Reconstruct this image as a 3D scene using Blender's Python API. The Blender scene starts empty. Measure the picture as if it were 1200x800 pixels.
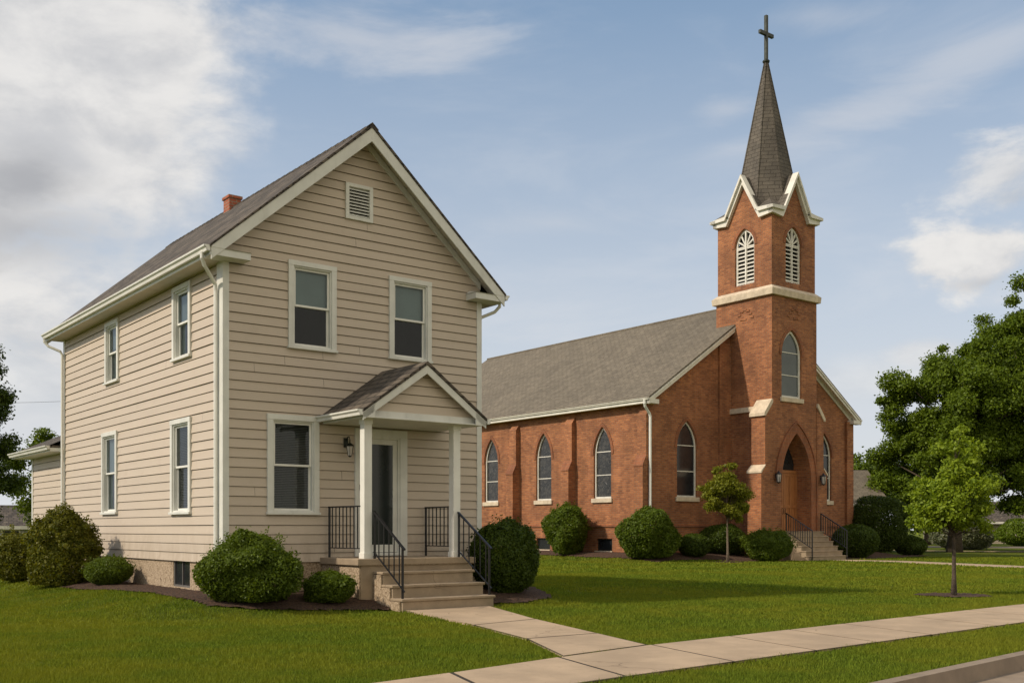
import bpy, math, random
import numpy as np
from mathutils import Vector, Matrix
from mathutils.geometry import tessellate_polygon
R = math.radians
random.seed(7); rng = np.random.default_rng(11)
SC = bpy.context.scene; COL = SC.collection

# ------------------------------------------------------------------ camera, sky, sun, exposure
cam_d = bpy.data.cameras.new('camera'); cam = bpy.data.objects.new('camera', cam_d); COL.objects.link(cam)
cam.location = (0, 0, 1.25); cam.rotation_euler = (R(90), 0, 0)
cam_d.lens = 37.17; cam_d.sensor_width = 36; cam_d.shift_y = 0.1833; cam_d.clip_end = 3000; cam_d.clip_start = 0.05
SC.camera = cam
SC.view_settings.view_transform = 'Standard'; SC.view_settings.look = 'None'
SC.view_settings.exposure = 0.06; SC.view_settings.gamma = 1
SUN = Vector((-0.9927, -0.3514, 0.80)).normalized()
sun_d = bpy.data.lights.new('sun', 'SUN'); sun_d.energy = 3.3; sun_d.angle = R(2.2); sun_d.color = (1.0, 0.87, 0.70)
sun = bpy.data.objects.new('sun', sun_d); COL.objects.link(sun); sun.location = (-30, -10, 40)
sun.rotation_euler = SUN.to_track_quat('Z', 'Y').to_euler()
SC.cycles.use_denoising = True
SC.cycles.max_bounces = 6; SC.cycles.transparent_max_bounces = 8

# small helper to write node trees
class NT:
    def __init__(s, tree): s.t = tree; s.n = tree.nodes; s.l = tree.links
    def add(s, typ, **kw):
        n = s.n.new(typ)
        for k, v in kw.items(): setattr(n, k, v)
        return n
    def put(s, sock, v):
        if v is None: return
        if hasattr(v, 'links') or isinstance(v, bpy.types.NodeSocket): s.l.new(v, sock)
        else: sock.default_value = v
    def math(s, op, a, b=None, c=None, clamp=False):
        n = s.add('ShaderNodeMath', operation=op); n.use_clamp = clamp
        s.put(n.inputs[0], a); s.put(n.inputs[1], b); s.put(n.inputs[2], c); return n.outputs[0]
    def mix(s, f, a, b, mode='MIX'):
        n = s.add('ShaderNodeMix', data_type='RGBA', blend_type=mode)
        s.put(n.inputs[0], f); s.put(n.inputs[6], a); s.put(n.inputs[7], b); return n.outputs[2]
    def noise(s, vec, scale, detail=4, rough=.55, dist=0):
        n = s.add('ShaderNodeTexNoise'); s.put(n.inputs['Vector'], vec); n.inputs['Scale'].default_value = scale
        n.inputs['Detail'].default_value = detail; n.inputs['Roughness'].default_value = rough; n.inputs['Distortion'].default_value = dist
        return n.outputs['Fac']
    def ramp(s, f, a, b, lo=0., hi=1., smooth=True):
        n = s.add('ShaderNodeMapRange', interpolation_type='SMOOTHSTEP' if smooth else 'LINEAR')
        s.put(n.inputs[0], f); n.inputs[1].default_value = a; n.inputs[2].default_value = b
        n.inputs[3].default_value = lo; n.inputs[4].default_value = hi; return n.outputs[0]
    def vec(s, x, y, z=0.):
        n = s.add('ShaderNodeCombineXYZ'); s.put(n.inputs[0], x); s.put(n.inputs[1], y); s.put(n.inputs[2], z); return n.outputs[0]
    def scl(s, v, k):
        n = s.add('ShaderNodeVectorMath', operation='MULTIPLY'); s.put(n.inputs[0], v); n.inputs[1].default_value = k; return n.outputs[0]

W = bpy.data.worlds.new('World'); SC.world = W; W.use_nodes = True
w = NT(W.node_tree); w.n.clear()
wout = w.add('ShaderNodeOutputWorld'); bg = w.add('ShaderNodeBackground'); bg.inputs[1].default_value = 0.1
sky = w.add('ShaderNodeTexSky', sky_type='NISHITA'); sky.sun_disc = False
sky.sun_elevation = math.asin(SUN.z); sky.sun_rotation = math.atan2(SUN.x, SUN.y)
sky.air_density = 1.0; sky.dust_density = 1.2; sky.ozone_density = 1.2
tc = w.add('ShaderNodeTexCoord'); D = tc.outputs['Generated']
sep = w.add('ShaderNodeSeparateXYZ'); w.l.new(D, sep.inputs[0])
AZ = w.math('ARCTAN2', sep.outputs[0], sep.outputs[1]); EL = w.math('ARCSINE', sep.outputs[2])
nv = w.vec(w.math('MULTIPLY', AZ, 1.0), w.math('MULTIPLY', EL, 1.9))
N1 = w.noise(nv, 3.0, 9, .56, .25); N2 = w.noise(nv, 9.0, 7, .6, .2); N3 = w.noise(w.vec(AZ, w.math('MULTIPLY', EL, 3.2), 3.7), 4.0, 8, .6, .35)
NN = w.math('ADD', w.math('MULTIPLY', w.math('SUBTRACT', N1, .5), 1.8), w.math('MULTIPLY', w.math('SUBTRACT', N2, .5), .8))
NC = w.math('MULTIPLY', w.math('SUBTRACT', N2, .5), 3.2)
def ae(px, py):
    x, z = (px-600)/1239, (620-py)/1239
    return math.atan2(x, 1), math.atan2(z, math.hypot(x, 1))
def blob(px, py, rx, ry, soft, gain=1.0, n=None, rot=0):
    a0, e0 = ae(px, py)
    da = w.math('SUBTRACT', AZ, a0); de = w.math('SUBTRACT', EL, e0)
    if rot:
        c, s_ = math.cos(rot), math.sin(rot)
        da, de = (w.math('ADD', w.math('MULTIPLY', da, c), w.math('MULTIPLY', de, s_)),
                  w.math('SUBTRACT', w.math('MULTIPLY', de, c), w.math('MULTIPLY', da, s_)))
    da = w.math('MULTIPLY', da, 1239/rx); de = w.math('MULTIPLY', de, 1239/ry)
    d = w.math('SQRT', w.math('ADD', w.math('MULTIPLY', da, da), w.math('MULTIPLY', de, de)))
    v = w.math('ADD', w.math('SUBTRACT', 1.0, d), NN if n is None else n)
    return w.math('MULTIPLY', w.ramp(v, 0, soft), gain)
def mx(*a):
    r = a[0]
    for b in a[1:]: r = w.math('MAXIMUM', r, b)
    return r
skyc = w.mix(0.34, sky.outputs[0], (4.4, 6.3, 8.6, 1))
# thin veil that thickens to the horizon
hor = w.ramp(EL, 0.0, 0.46, 1.0, 0.0, smooth=False)
veil = w.math('ADD', w.math('MULTIPLY', w.math('POWER', hor, 1.05), 1.0), w.math('MULTIPLY', w.ramp(N3, .45, .75), .18), clamp=True)
skyc = w.mix(veil, skyc, (6.9, 7.05, 7.35, 1))
wisp = mx(blob(400, 40, 190, 45, 1.0, .50, w.math('MULTIPLY', w.math('SUBTRACT', N3, .5), 3.0)),
          blob(1010, 130, 210, 30, 1.1, .38, w.math('MULTIPLY', w.math('SUBTRACT', N3, .5), 2.6), rot=.18),
          blob(850, 128, 60, 22, 1.0, .34, w.math('MULTIPLY', w.math('SUBTRACT', N3, .5), 2.4)), blob(640, 262, 130, 24, 1.1, .28, w.math('MULTIPLY', w.math('SUBTRACT', N3, .5), 2.4)), blob(960, 18, 90, 26, 1.1, .3, w.math('MULTIPLY', w.math('SUBTRACT', N3, .5), 2.4)),
          blob(1140, 75, 120, 30, 1.1, .36, w.math('MULTIPLY', w.math('SUBTRACT', N3, .5), 2.6), rot=.15))
skyc = w.mix(wisp, skyc, (6.7, 6.7, 6.9, 1))
big = mx(blob(30, 150, 290, 300, .55, .93), blob(20, 20, 210, 160, .5, .9), blob(60, 420, 420, 130, 1.0, .6))
cum = mx(blob(1145, 303, 92, 42, .7, .95, NC), blob(1185, 203, 82, 48, .85, .8, NC), blob(1060, 440, 210, 40, 1.2, .45), blob(1080,415,60,22,.8,.6))
# white with grey bellies
grey = mx(blob(35, 215, 110, 80, .8, .85, w.math('MULTIPLY', NN, 1.5)), blob(1160, 332, 90, 16, .9, .5), blob(20, 270, 150, 45, .9, .6, NC), blob(1195, 232, 60, 18, .9, .45))
bigc = w.mix(w.ramp(N2, .32, .66), (5.9, 5.9, 6.0, 1), (8.1, 7.9, 7.65, 1))
cloudc = w.mix(grey, bigc, (3.6, 3.65, 3.85, 1))
skyc = w.mix(w.math('MAXIMUM', big, cum), skyc, cloudc)
# unseen warm cloud bank added behind the viewer to brighten the shaded gable fronts
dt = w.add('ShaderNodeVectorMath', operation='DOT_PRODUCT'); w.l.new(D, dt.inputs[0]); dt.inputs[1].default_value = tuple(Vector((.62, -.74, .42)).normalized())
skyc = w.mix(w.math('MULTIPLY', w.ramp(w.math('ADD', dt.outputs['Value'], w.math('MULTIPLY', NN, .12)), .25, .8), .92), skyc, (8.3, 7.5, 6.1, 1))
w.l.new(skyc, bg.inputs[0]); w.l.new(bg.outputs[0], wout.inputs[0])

# ------------------------------------------------------------------ materials
def mat(name):
    m = bpy.data.materials.new(name); m.use_nodes = True; t = NT(m.node_tree)
    b = t.n['Principled BSDF']; return m, t, b
def objc(t): return t.add('ShaderNodeTexCoord').outputs['Object']
def bump(t, b, h, dist, strength=1.0):
    n = t.add('ShaderNodeBump'); n.inputs['Strength'].default_value = strength; n.inputs['Distance'].default_value = dist
    t.put(n.inputs['Height'], h); t.l.new(n.outputs[0], b.inputs['Normal'])
def plain(name, c, rough=.6, var=.12, scale=3, metal=0, bmp=0.0, bscale=60, stain=0.0):
    m, t, b = mat(name); o = objc(t)
    n = t.noise(o, scale, 5)
    lo = tuple(x*(1-var) for x in c)+(1,); hi = tuple(min(1, x*(1+var)) for x in c)+(1,)
    col = t.mix(t.ramp(n, .3, .7), lo, hi)
    if stain:
        st = t.ramp(t.noise(t.scl(o, (6, 6, .8)), 1.0, 6), .52, .75)
        col = t.mix(t.math('MULTIPLY', st, stain), col, (c[0]*.45, c[1]*.42, c[2]*.36, 1))
    t.put(b.inputs['Base Color'], col); b.inputs['Roughness'].default_value = rough; b.inputs['Metallic'].default_value = metal
    if bmp: bump(t, b, t.noise(o, bscale, 4), bmp)
    return m
def wallmap(t):
    tcn = t.add('ShaderNodeTexCoord'); s = t.add('ShaderNodeSeparateXYZ'); t.l.new(tcn.outputs['Object'], s.inputs[0])
    n = t.add('ShaderNodeSeparateXYZ'); t.l.new(tcn.outputs['Normal'], n.inputs[0])
    f = t.math('GREATER_THAN', t.math('ABSOLUTE', n.outputs[0]), t.math('ABSOLUTE', n.outputs[1]))
    h = t.math('ADD', t.math('MULTIPLY', s.outputs[1], f), t.math('MULTIPLY', s.outputs[0], t.math('SUBTRACT', 1.0, f)))
    return tcn.outputs['Object'], h, s.outputs[2]
def brick_mat(name, c1, c2, mortar, bw=.23, bh=.078, ms=.011, zscale=1.0, bumpd=.008, varscale=.7, offs=.5, rough=.85, streak=.25):
    m, t, b = mat(name); o, h, z = wallmap(t)
    z = t.math('MULTIPLY', z, zscale)
    bt = t.add('ShaderNodeTexBrick'); t.put(bt.inputs['Vector'], t.vec(h, z)); bt.inputs['Scale'].default_value = 1
    bt.inputs['Brick Width'].default_value = bw; bt.inputs['Row Height'].default_value = bh; bt.inputs['Mortar Size'].default_value = ms
    bt.inputs['Color1'].default_value = c1+(1,); bt.inputs['Color2'].default_value = c2+(1,); bt.inputs['Mortar'].default_value = mortar+(1,)
    bt.inputs['Bias'].default_value = 0; bt.offset = offs; bt.inputs['Mortar Smooth'].default_value = .2
    big_ = t.ramp(t.noise(o, varscale, 6, .6), .3, .72, 1-streak, 1+streak*.6)
    k = t.add('ShaderNodeVectorMath', operation='SCALE'); t.l.new(bt.outputs['Color'], k.inputs[0]); t.l.new(big_, k.inputs['Scale'])
    fine = t.math('MULTIPLY', t.ramp(t.noise(o, 22, 5, .7), .25, .75, .86, 1.12), t.ramp(t.noise(t.scl(o, (2.2, 2.2, .25)), 1.0, 6, .6), .35, .7, 1.07, .84))
    k2 = t.add('ShaderNodeVectorMath', operation='SCALE'); t.l.new(k.outputs[0], k2.inputs[0]); t.l.new(fine, k2.inputs['Scale'])
    t.l.new(k2.outputs[0], b.inputs['Base Color']); b.inputs['Roughness'].default_value = rough
    hgt = t.math('ADD', t.math('MULTIPLY', bt.outputs['Fac'], -1.0), t.math('MULTIPLY', t.noise(o, 40, 3), .5))
    bump(t, b, hgt, bumpd)
    return m
M = {}
M['brick'] = brick_mat('red_brick', (.43, .160, .058), (.255, .083, .031), (.30, .175, .10), bw=.30, bh=.105, ms=.014, bumpd=.012)
M['brick_trim'] = brick_mat('dark_red_brick', (.33, .112, .042), (.25, .078, .030), (.26, .14, .08), bw=.1, bh=.2)
M['chim'] = brick_mat('chimney_brick', (.5, .13, .06), (.4, .1, .05), (.4, .28, .2))
M['shingle'] = brick_mat('brown_shingles', (.155, .125, .094), (.070, .056, .044), (.030, .024, .018), bw=.34, bh=.19, ms=.018, zscale=1.5, bumpd=.02, varscale=1.2, offs=.37, rough=.9, streak=.3)
M['shingle_church'] = brick_mat('grey_shingles', (.200, .168, .122), (.158, .132, .095), (.085, .066, .044), bw=.4, bh=.2, ms=.010, zscale=1.8, bumpd=.015, varscale=.35, offs=.4, rough=.9, streak=.10)
M['slate'] = brick_mat('spire_shingles', (.125, .106, .082), (.100, .085, .066), (.055, .043, .031), bw=.45, bh=.22, ms=.014, bumpd=.02, varscale=.8, offs=.5, rough=.8, streak=.25)
def siding_mat(name, c):
    m, t, b = mat(name); o = objc(t); s = t.add('ShaderNodeSeparateXYZ'); t.l.new(o, s.inputs[0])
    row = t.math('FLOOR', t.math('DIVIDE', s.outputs[2], .185))
    wn = t.add('ShaderNodeTexWhiteNoise', noise_dimensions='1D'); t.put(wn.inputs['W'], row)
    n = t.noise(t.scl(o, (.6, .6, 3)), 1.5, 6, .6)
    gr = t.noise(t.scl(o, (2, 2, 70)), 1.5, 4, .6)
    dirt = t.ramp(t.noise(o, 2.5, 7, .65), .5, .8, 0, .16)
    low = t.math('MULTIPLY', t.ramp(s.outputs[2], .55, 1.5, .5, 0), t.ramp(t.noise(t.scl(o, (3, 3, 1)), 1.6, 6, .65), .35, .7))
    dirt = t.math('MAXIMUM', dirt, low)
    f = t.math('ADD', t.math('MULTIPLY', wn.outputs[0], .35), t.math('MULTIPLY', n, .65))
    col = t.mix(f, tuple(x*.88 for x in c)+(1,), tuple(x*1.09 for x in c)+(1,))
    col = t.mix(dirt, col, (c[0]*.6, c[1]*.55, c[2]*.48, 1))
    t.put(b.inputs['Base Color'], col); b.inputs['Roughness'].default_value = .55
    bump(t, b, gr, .002); return m
M['siding'] = siding_mat('beige_siding', (.535, .448, .355))
M['trim'] = plain('white_trim', (.66, .655, .60), .5, .07, 2.5, bmp=.001, stain=.18)
M['white'] = plain('white_paint', (.76, .75, .69), .45, .05, 3, stain=.12)
M['soffit'] = plain('soffit', (.56, .50, .41), .6, .06, 3)
M['churchwhite'] = plain('weathered_white_trim', (.72, .69, .61), .55, .1, 2, stain=.2)
M['stone'] = plain('limestone', (.60, .50, .37), .85, .14, 3, bmp=.006, bscale=30, stain=.3)
M['black'] = plain('black_iron', (.018, .018, .02), .4, .2, 8, metal=.3)
M['bronze'] = plain('aged_bronze', (.05, .055, .045), .45, .3, 6, metal=.7)
M['interior'] = plain('dark_interior', (.03, .028, .026), .9)
M['shade'] = plain('window_shade', (.36, .42, .44), .8, .05, 2)
M['blind'] = plain('window_blind', (.20, .20, .19), .6, .05, 2)
M['muntin'] = M['churchwhite']
M['lampglass'] = plain('frosted_glass', (.55, .5, .45), .3, .05)
M['bark'] = plain('bark', (.085, .062, .045), .95, .35, 12, bmp=.02, bscale=35)
M['barklight'] = plain('young_bark', (.16, .12, .085), .95, .3, 20, bmp=.008, bscale=60)
# wood door
m, t, b = mat('oak_door'); o = objc(t)
wv = t.noise(t.scl(o, (14, 14, 1.0)), 2, 6, .6, 1.2)
t.put(b.inputs['Base Color'], t.mix(t.ramp(wv, .3, .7), (.26, .10, .034, 1), (.46, .19, .065, 1))); b.inputs['Roughness'].default_value = .45
bump(t, b, wv, .003); M['wood'] = m
# clear window glass: reflects the sky, shows the dark room
m, t, b = mat('window_glass'); t.n.remove(b)
g = t.add('ShaderNodeBsdfGlossy'); g.inputs['Roughness'].default_value = .02; g.inputs['Color'].default_value = (.9, .95, 1, 1)
tr = t.add('ShaderNodeBsdfTransparent'); tr.inputs['Color'].default_value = (.72, .77, .76, 1)
fr = t.add('ShaderNodeFresnel'); fr.inputs['IOR'].default_value = 1.55
bn = t.add('ShaderNodeBump'); bn.inputs['Distance'].default_value = .01; bn.inputs['Strength'].default_value = .25
t.l.new(t.noise(objc(t), 2.2, 2), bn.inputs['Height']); t.l.new(bn.outputs[0], g.inputs['Normal'])
ms_ = t.add('ShaderNodeMixShader'); t.l.new(t.math('MULTIPLY', fr.outputs[0], .75, clamp=True), ms_.inputs[0]); t.l.new(tr.outputs[0], ms_.inputs[1]); t.l.new(g.outputs[0], ms_.inputs[2])
t.l.new(ms_.outputs[0], t.n['Material Output'].inputs[0]); M['glass'] = m
# leaded church glass
m, t, b = mat('leaded_glass'); o = objc(t)
vo = t.add('ShaderNodeTexVoronoi'); t.l.new(o, vo.inputs['Vector']); vo.inputs['Scale'].default_value = 5.5
ed = t.add('ShaderNodeTexVoronoi', feature='DISTANCE_TO_EDGE'); t.l.new(o, ed.inputs['Vector']); ed.inputs['Scale'].default_value = 5.5
hs = t.add('ShaderNodeSeparateColor'); t.l.new(vo.outputs['Color'], hs.inputs[0])
base = t.mix(hs.outputs[0], (.030, .030, .028, 1), (.060, .056, .048, 1))
base = t.mix(t.ramp(ed.outputs['Distance'], .02, .06), (.012, .012, .012, 1), base)
t.put(b.inputs['Base Color'], base); b.inputs['Roughness'].default_value = .16; b.inputs['Specular IOR Level'].default_value = .55
bump(t, b, hs.outputs[1], .02, .6); M['leaded'] = m
M['darkpane'] = plain('dark_pane', (.02, .022, .024), .12, .2, 2)
M['tealpane'] = plain('grey_pane', (.07, .085, .08), .12, .15, 1)
# pebbled foundation
m, t, b = mat('pebble_stucco'); o = objc(t)
vo = t.add('ShaderNodeTexVoronoi'); t.l.new(o, vo.inputs['Vector']); vo.inputs['Scale'].default_value = 38
hs = t.add('ShaderNodeSeparateColor'); t.l.new(vo.outputs['Color'], hs.inputs[0])
c = t.mix(hs.outputs[0], (.24, .17, .105, 1), (.50, .39, .27, 1))
c = t.mix(t.ramp(t.noise(o, 9, 6, .7), .56, .68), c, (.17, .115, .07, 1))
t.put(b.inputs['Base Color'], c); b.inputs['Roughness'].default_value = .95; bump(t, b, hs.outputs[1], .01); M['pebble'] = m
def concrete(name, c, sc=1.2, stain=.35):
    m, t, b = mat(name); o = objc(t)
    col = t.mix(t.ramp(t.noise(o, sc, 7, .62), .3, .72), tuple(x*.8 for x in c)+(1,), tuple(x*1.1 for x in c)+(1,))
    col = t.mix(t.ramp(t.noise(o, 90, 3, .7), .3, .8, 0, .28), col, tuple(x*.55 for x in c)+(1,))
    col = t.mix(t.math('MULTIPLY', t.ramp(t.noise(o, 4.2, 8, .7, .4), .54, .72), stain), col, tuple(x*.55 for x in c)+(1,))
    wv = t.add('ShaderNodeVectorMath', operation='ADD'); t.put(wv.inputs[0], o); nn = t.add('ShaderNodeTexNoise'); t.l.new(o, nn.inputs['Vector']); nn.inputs['Scale'].default_value = 2.5
    t.l.new(t.scl(nn.outputs['Color'], (.5, .5, .5)), wv.inputs[1])
    vc = t.add('ShaderNodeTexVoronoi', feature='DISTANCE_TO_EDGE'); t.l.new(wv.outputs[0], vc.inputs['Vector']); vc.inputs['Scale'].default_value = .42
    ck = t.math('MULTIPLY', t.ramp(vc.outputs['Distance'], .0, .006, 1, 0), t.ramp(t.noise(o, .5, 2), .52, .6))
    col = t.mix(t.math('MULTIPLY', ck, .7), col, (c[0]*.3, c[1]*.28, c[2]*.25, 1))
    t.put(b.inputs['Base Color'], col); b.inputs['Roughness'].default_value = .9; bump(t, b, t.noise(o, 120, 4), .003); return m
M['concrete'] = concrete('concrete', (.47, .345, .225))
M['stepc'] = concrete('step_concrete', (.36, .275, .185), 2.5)
M['curb'] = concrete('curb_concrete', (.29, .22, .155), 2)
M['asphalt'] = concrete('asphalt', (.19, .15, .12), .8, .3)
m, t, b = mat('mulch'); o = objc(t)
c = t.mix(t.ramp(t.noise(o, 25, 6, .7), .35, .65), (.030, .016, .010, 1), (.13, .068, .036, 1))
t.put(b.inputs['Base Color'], c); b.inputs['Roughness'].default_value = 1; bump(t, b, t.noise(o, 40, 6, .75), .05); M['mulch'] = m
def green_noise(t, o):
    a = t.noise(o, .22, 5, .6); b_ = t.noise(o, 1.3, 6, .6); return t.ramp(t.math('ADD', t.math('MULTIPLY', a, .6), t.math('MULTIPLY', b_, .4)), .40, .60)
m, t, b = mat('lawn'); o = t.add('ShaderNodeNewGeometry').outputs['Position']
c = t.mix(green_noise(t, o), (.085, .120, .010, 1), (.165, .185, .018, 1))
c = t.mix(t.ramp(t.noise(o, 30, 5, .75), .3, .75, 0, .5), c, (.06, .075, .008, 1))
t.put(b.inputs['Base Color'], c); b.inputs['Roughness'].default_value = 1; b.inputs['Specular IOR Level'].default_value = .1; bump(t, b, t.noise(o, 45, 5, .8), .05); M['lawn'] = m
def leafmat(name, c1, c2, c3, trans=.35, rough=.5, pos=False):
    m, t, b = mat(name); geo = t.add('ShaderNodeNewGeometry'); ri = geo.outputs['Random Per Island']
    if pos: big_ = green_noise(t, geo.outputs['Position'])
    else: big_ = t.ramp(t.noise(geo.outputs['Position'], 1.1, 4, .6), .35, .65)
    c = t.mix(ri, c1+(1,), c2+(1,)); c = t.mix(t.math('MULTIPLY', big_, .6), c, c3+(1,))
    t.put(b.inputs['Base Color'], c); b.inputs['Roughness'].default_value = rough; b.inputs['Specular IOR Level'].default_value = .22
    tl = t.add('ShaderNodeBsdfTranslucent'); k = t.add('ShaderNodeVectorMath', operation='MULTIPLY'); t.put(k.inputs[0], c); k.inputs[1].default_value = (1.3, 1.2, .4)
    t.l.new(k.outputs[0], tl.inputs[0]); mm = t.add('ShaderNodeMixShader'); mm.inputs[0].default_value = trans
    t.l.new(b.outputs[0], mm.inputs[1]); t.l.new(tl.outputs[0], mm.inputs[2]); t.l.new(mm.outputs[0], t.n['Material Output'].inputs[0]); return m
M['grass'] = leafmat('grass_blades', (.070, .118, .008), (.200, .262, .022), (.235, .230, .018), .3, .9, pos=True)
M['bush'] = leafmat('shrub_leaves', (.055, .095, .008), (.145, .20, .016), (.095, .135, .010))
M['bushyellow'] = leafmat('shrub_leaves_yellowish', (.065, .090, .008), (.20, .19, .018), (.13, .135, .012))
M['hedge'] = leafmat('dark_shrub_leaves', (.040, .070, .008), (.10, .145, .014), (.065, .10, .010))
M['leafbig'] = leafmat('tree_leaves', (.066, .112, .008), (.175, .245, .015), (.11, .16, .010))
M['leafyoung'] = leafmat('young_tree_leaves', (.13, .20, .012), (.32, .41, .030), (.20, .27, .018), .4)
M['leafolive'] = leafmat('olive_tree_leaves', (.11, .135, .010), (.27, .27, .022), (.18, .195, .016), .35)
M['leafdark'] = leafmat('dark_tree_leaves', (.032, .056, .007), (.09, .13, .012), (.05, .08, .008), .3)
M['leafpale'] = leafmat('pale_shrub_leaves', (.10, .12, .06), (.34, .34, .26), (.14, .17, .07), .3)

# ------------------------------------------------------------------ mesh helpers
class MB:
    def __init__(s): s.v = []; s.f = []
    def add(s, vs, fs):
        o = len(s.v); s.v += [tuple(p) for p in vs]; s.f += [tuple(i+o for i in f) for f in fs]
    def quad(s, a, b, c, d): s.add([a, b, c, d], [(0, 1, 2, 3)])
    def box(s, x0, x1, y0, y1, z0, z1):
        s.add([(x0,y0,z0),(x1,y0,z0),(x1,y1,z0),(x0,y1,z0),(x0,y0,z1),(x1,y0,z1),(x1,y1,z1),(x0,y1,z1)],
              [(0,3,2,1),(4,5,6,7),(0,1,5,4),(1,2,6,5),(2,3,7,6),(3,0,4,7)])
    def prism(s, poly, ext):       # poly: list of 3d points (planar), ext: vector
        n = len(poly); e = Vector(ext); a = [Vector(p) for p in poly]
        s.add(a+[p+e for p in a], [tuple(range(n))[::-1], tuple(range(n, 2*n))]+[(i, (i+1) % n, n+(i+1) % n, n+i) for i in range(n)])
    def tube(s, pts, r, seg=8, cap=True):
        pts = [Vector(p) for p in pts]; n = len(pts); rr = r if isinstance(r, (list, tuple)) else [r]*n
        vs = []; up = Vector((0.13, .31, 1)).normalized()
        for i, p in enumerate(pts):
            d = (pts[min(i+1, n-1)]-pts[max(i-1, 0)]).normalized()
            a = d.cross(up)
            if a.length < .05: a = d.cross(Vector((1, 0, 0)))
            a.normalize(); b = d.cross(a)
            for k in range(seg):
                th = 2*math.pi*k/seg; vs.append(p+(a*math.cos(th)+b*math.sin(th))*rr[i])
        fs = [(i*seg+k, i*seg+(k+1) % seg, (i+1)*seg+(k+1) % seg, (i+1)*seg+k) for i in range(n-1) for k in range(seg)]
        if cap: fs += [tuple(range(seg))[::-1], tuple(range((n-1)*seg, n*seg))]
        s.add(vs, fs)
    def bar(s, p, q, wx, wy):      # rectangular bar p->q
        p = Vector(p); q = Vector(q); d = (q-p).normalized(); a = d.cross(Vector((0, 0, 1)))
        if a.length < .01: a = Vector((1, 0, 0))
        a.normalize(); b = a.cross(d); a *= wx/2; b *= wy/2
        s.prism([p-a-b, p+a-b, p+a+b, p-a+b], q-p)
    def lathe(s, c, prof, seg=16):
        vs = [(c[0]+r*math.cos(2*math.pi*k/seg), c[1]+r*math.sin(2*math.pi*k/seg), c[2]+z) for r, z in prof for k in range(seg)]
        n = len(prof)
        fs = [(i*seg+k, i*seg+(k+1) % seg, (i+1)*seg+(k+1) % seg, (i+1)*seg+k) for i in range(n-1) for k in range(seg)]
        fs += [tuple(range(seg))[::-1], tuple(range((n-1)*seg, n*seg))]; s.add(vs, fs)
    def build(s, name, m, parent=None, bevel=0, label=None, smooth=False):
        me = bpy.data.meshes.new(name); me.from_pydata(s.v, [], s.f); me.materials.append(m); me.update()
        if smooth: me.polygons.foreach_set('use_smooth', [True]*len(me.polygons))
        o = bpy.data.objects.new(name, me); COL.objects.link(o)
        if parent: o.parent = parent
        if bevel:
            bm = o.modifiers.new('bevel', 'BEVEL'); bm.width = bevel; bm.segments = 2; bm.limit_method = 'ANGLE'
        if label: o['label'] = label
        return o
def build_split(mb, name, m, parent=None, bevel=0, key=None):
    """build one object per separate piece group of mb; key(centroid) names the group (default: every loose piece)"""
    par = list(range(len(mb.v)))
    def find(i):
        while par[i] != i: par[i] = par[par[i]]; i = par[i]
        return i
    for f in mb.f:
        for i in f[1:]: par[find(i)] = find(f[0])
    G = {}
    for i in range(len(mb.v)): G.setdefault(find(i), []).append(i)
    K = {}
    for rt_, idx in G.items():
        c = np.mean([mb.v[i] for i in idx], 0); k = key(c) if key else rt_; K.setdefault(k, set()).update(idx)
    out = []
    for k, st_ in K.items():
        o = MB(); mp = {}
        for i in sorted(st_): mp[i] = len(o.v); o.v.append(mb.v[i])
        o.f = [tuple(mp[i] for i in f) for f in mb.f if f[0] in st_]; out.append(o.build(name, m, parent, bevel))
    return out
def npmesh(name, V, nper, m, parent=None):
    """V: (n*nper,3) array of separate small polygons with nper corners."""
    me = bpy.data.meshes.new(name); n = len(V)//nper
    me.vertices.add(len(V)); me.vertices.foreach_set('co', np.ascontiguousarray(V, dtype=np.float32).ravel())
    me.loops.add(len(V)); me.loops.foreach_set('vertex_index', np.arange(len(V), dtype=np.int32))
    me.polygons.add(n); me.polygons.foreach_set('loop_start', np.arange(0, len(V), nper, dtype=np.int32))
    me.update(calc_edges=True); me.materials.append(m)
    o = bpy.data.objects.new(name, me); COL.objects.link(o)
    if parent: o.parent = parent
    return o
def thing(name, label, cat, loc=(0, 0, 0), rz=0, group=None):
    o = bpy.data.objects.new(name, None); COL.objects.link(o); o.location = loc; o.rotation_euler = (0, 0, rz)
    o.empty_display_size = .3; o['label'] = label; o['category'] = cat
    if group: o['group'] = group
    return o

TH = R(37.76); VX = np.array([math.cos(TH), math.sin(TH)]); UX = np.array([-math.sin(TH), math.cos(TH)])
C0 = np.array([-5.48, 20.1]); P0 = np.array([7.19, 55.0])
def wl(O, a, b): p = O+a*VX+b*UX; return float(p[0]), float(p[1])
def rect_dist(x, y, O, a0, a1, b0, b1):
    dx = x-O[0]; dy = y-O[1]; a = dx*VX[0]+dy*VX[1]; b = dx*UX[0]+dy*UX[1]
    da = np.maximum(np.maximum(a0-a, a-a1), 0); db = np.maximum(np.maximum(b0-b, b-b1), 0); return np.hypot(da, db)
def sst(x, a, b): t_ = np.clip((x-a)/(b-a), 0, 1); return t_*t_*(3-2*t_)
def zg(x, y):
    x = np.asarray(x, float); y = np.asarray(y, float)
    base = -.28-.12*sst(y, 28, 46)
    h = sst(rect_dist(x, y, C0, 0, 6.0, 0, 14.7), .6, 2.6); c = sst(rect_dist(x, y, P0, 0, 17.5, 0, 25), .3, 3.5)
    dx = x-C0[0]; dy = y-C0[1]; a = dx*VX[0]+dy*VX[1]; b = dx*UX[0]+dy*UX[1]
    crb = b-(-13.16+.11*np.clip(a-1.36, -12, 7))           # beyond the curb line the ground drops to the street
    d = -.34*(1-sst(crb, -.20, -.02))
    return base*np.minimum(h, c)+d
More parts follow.
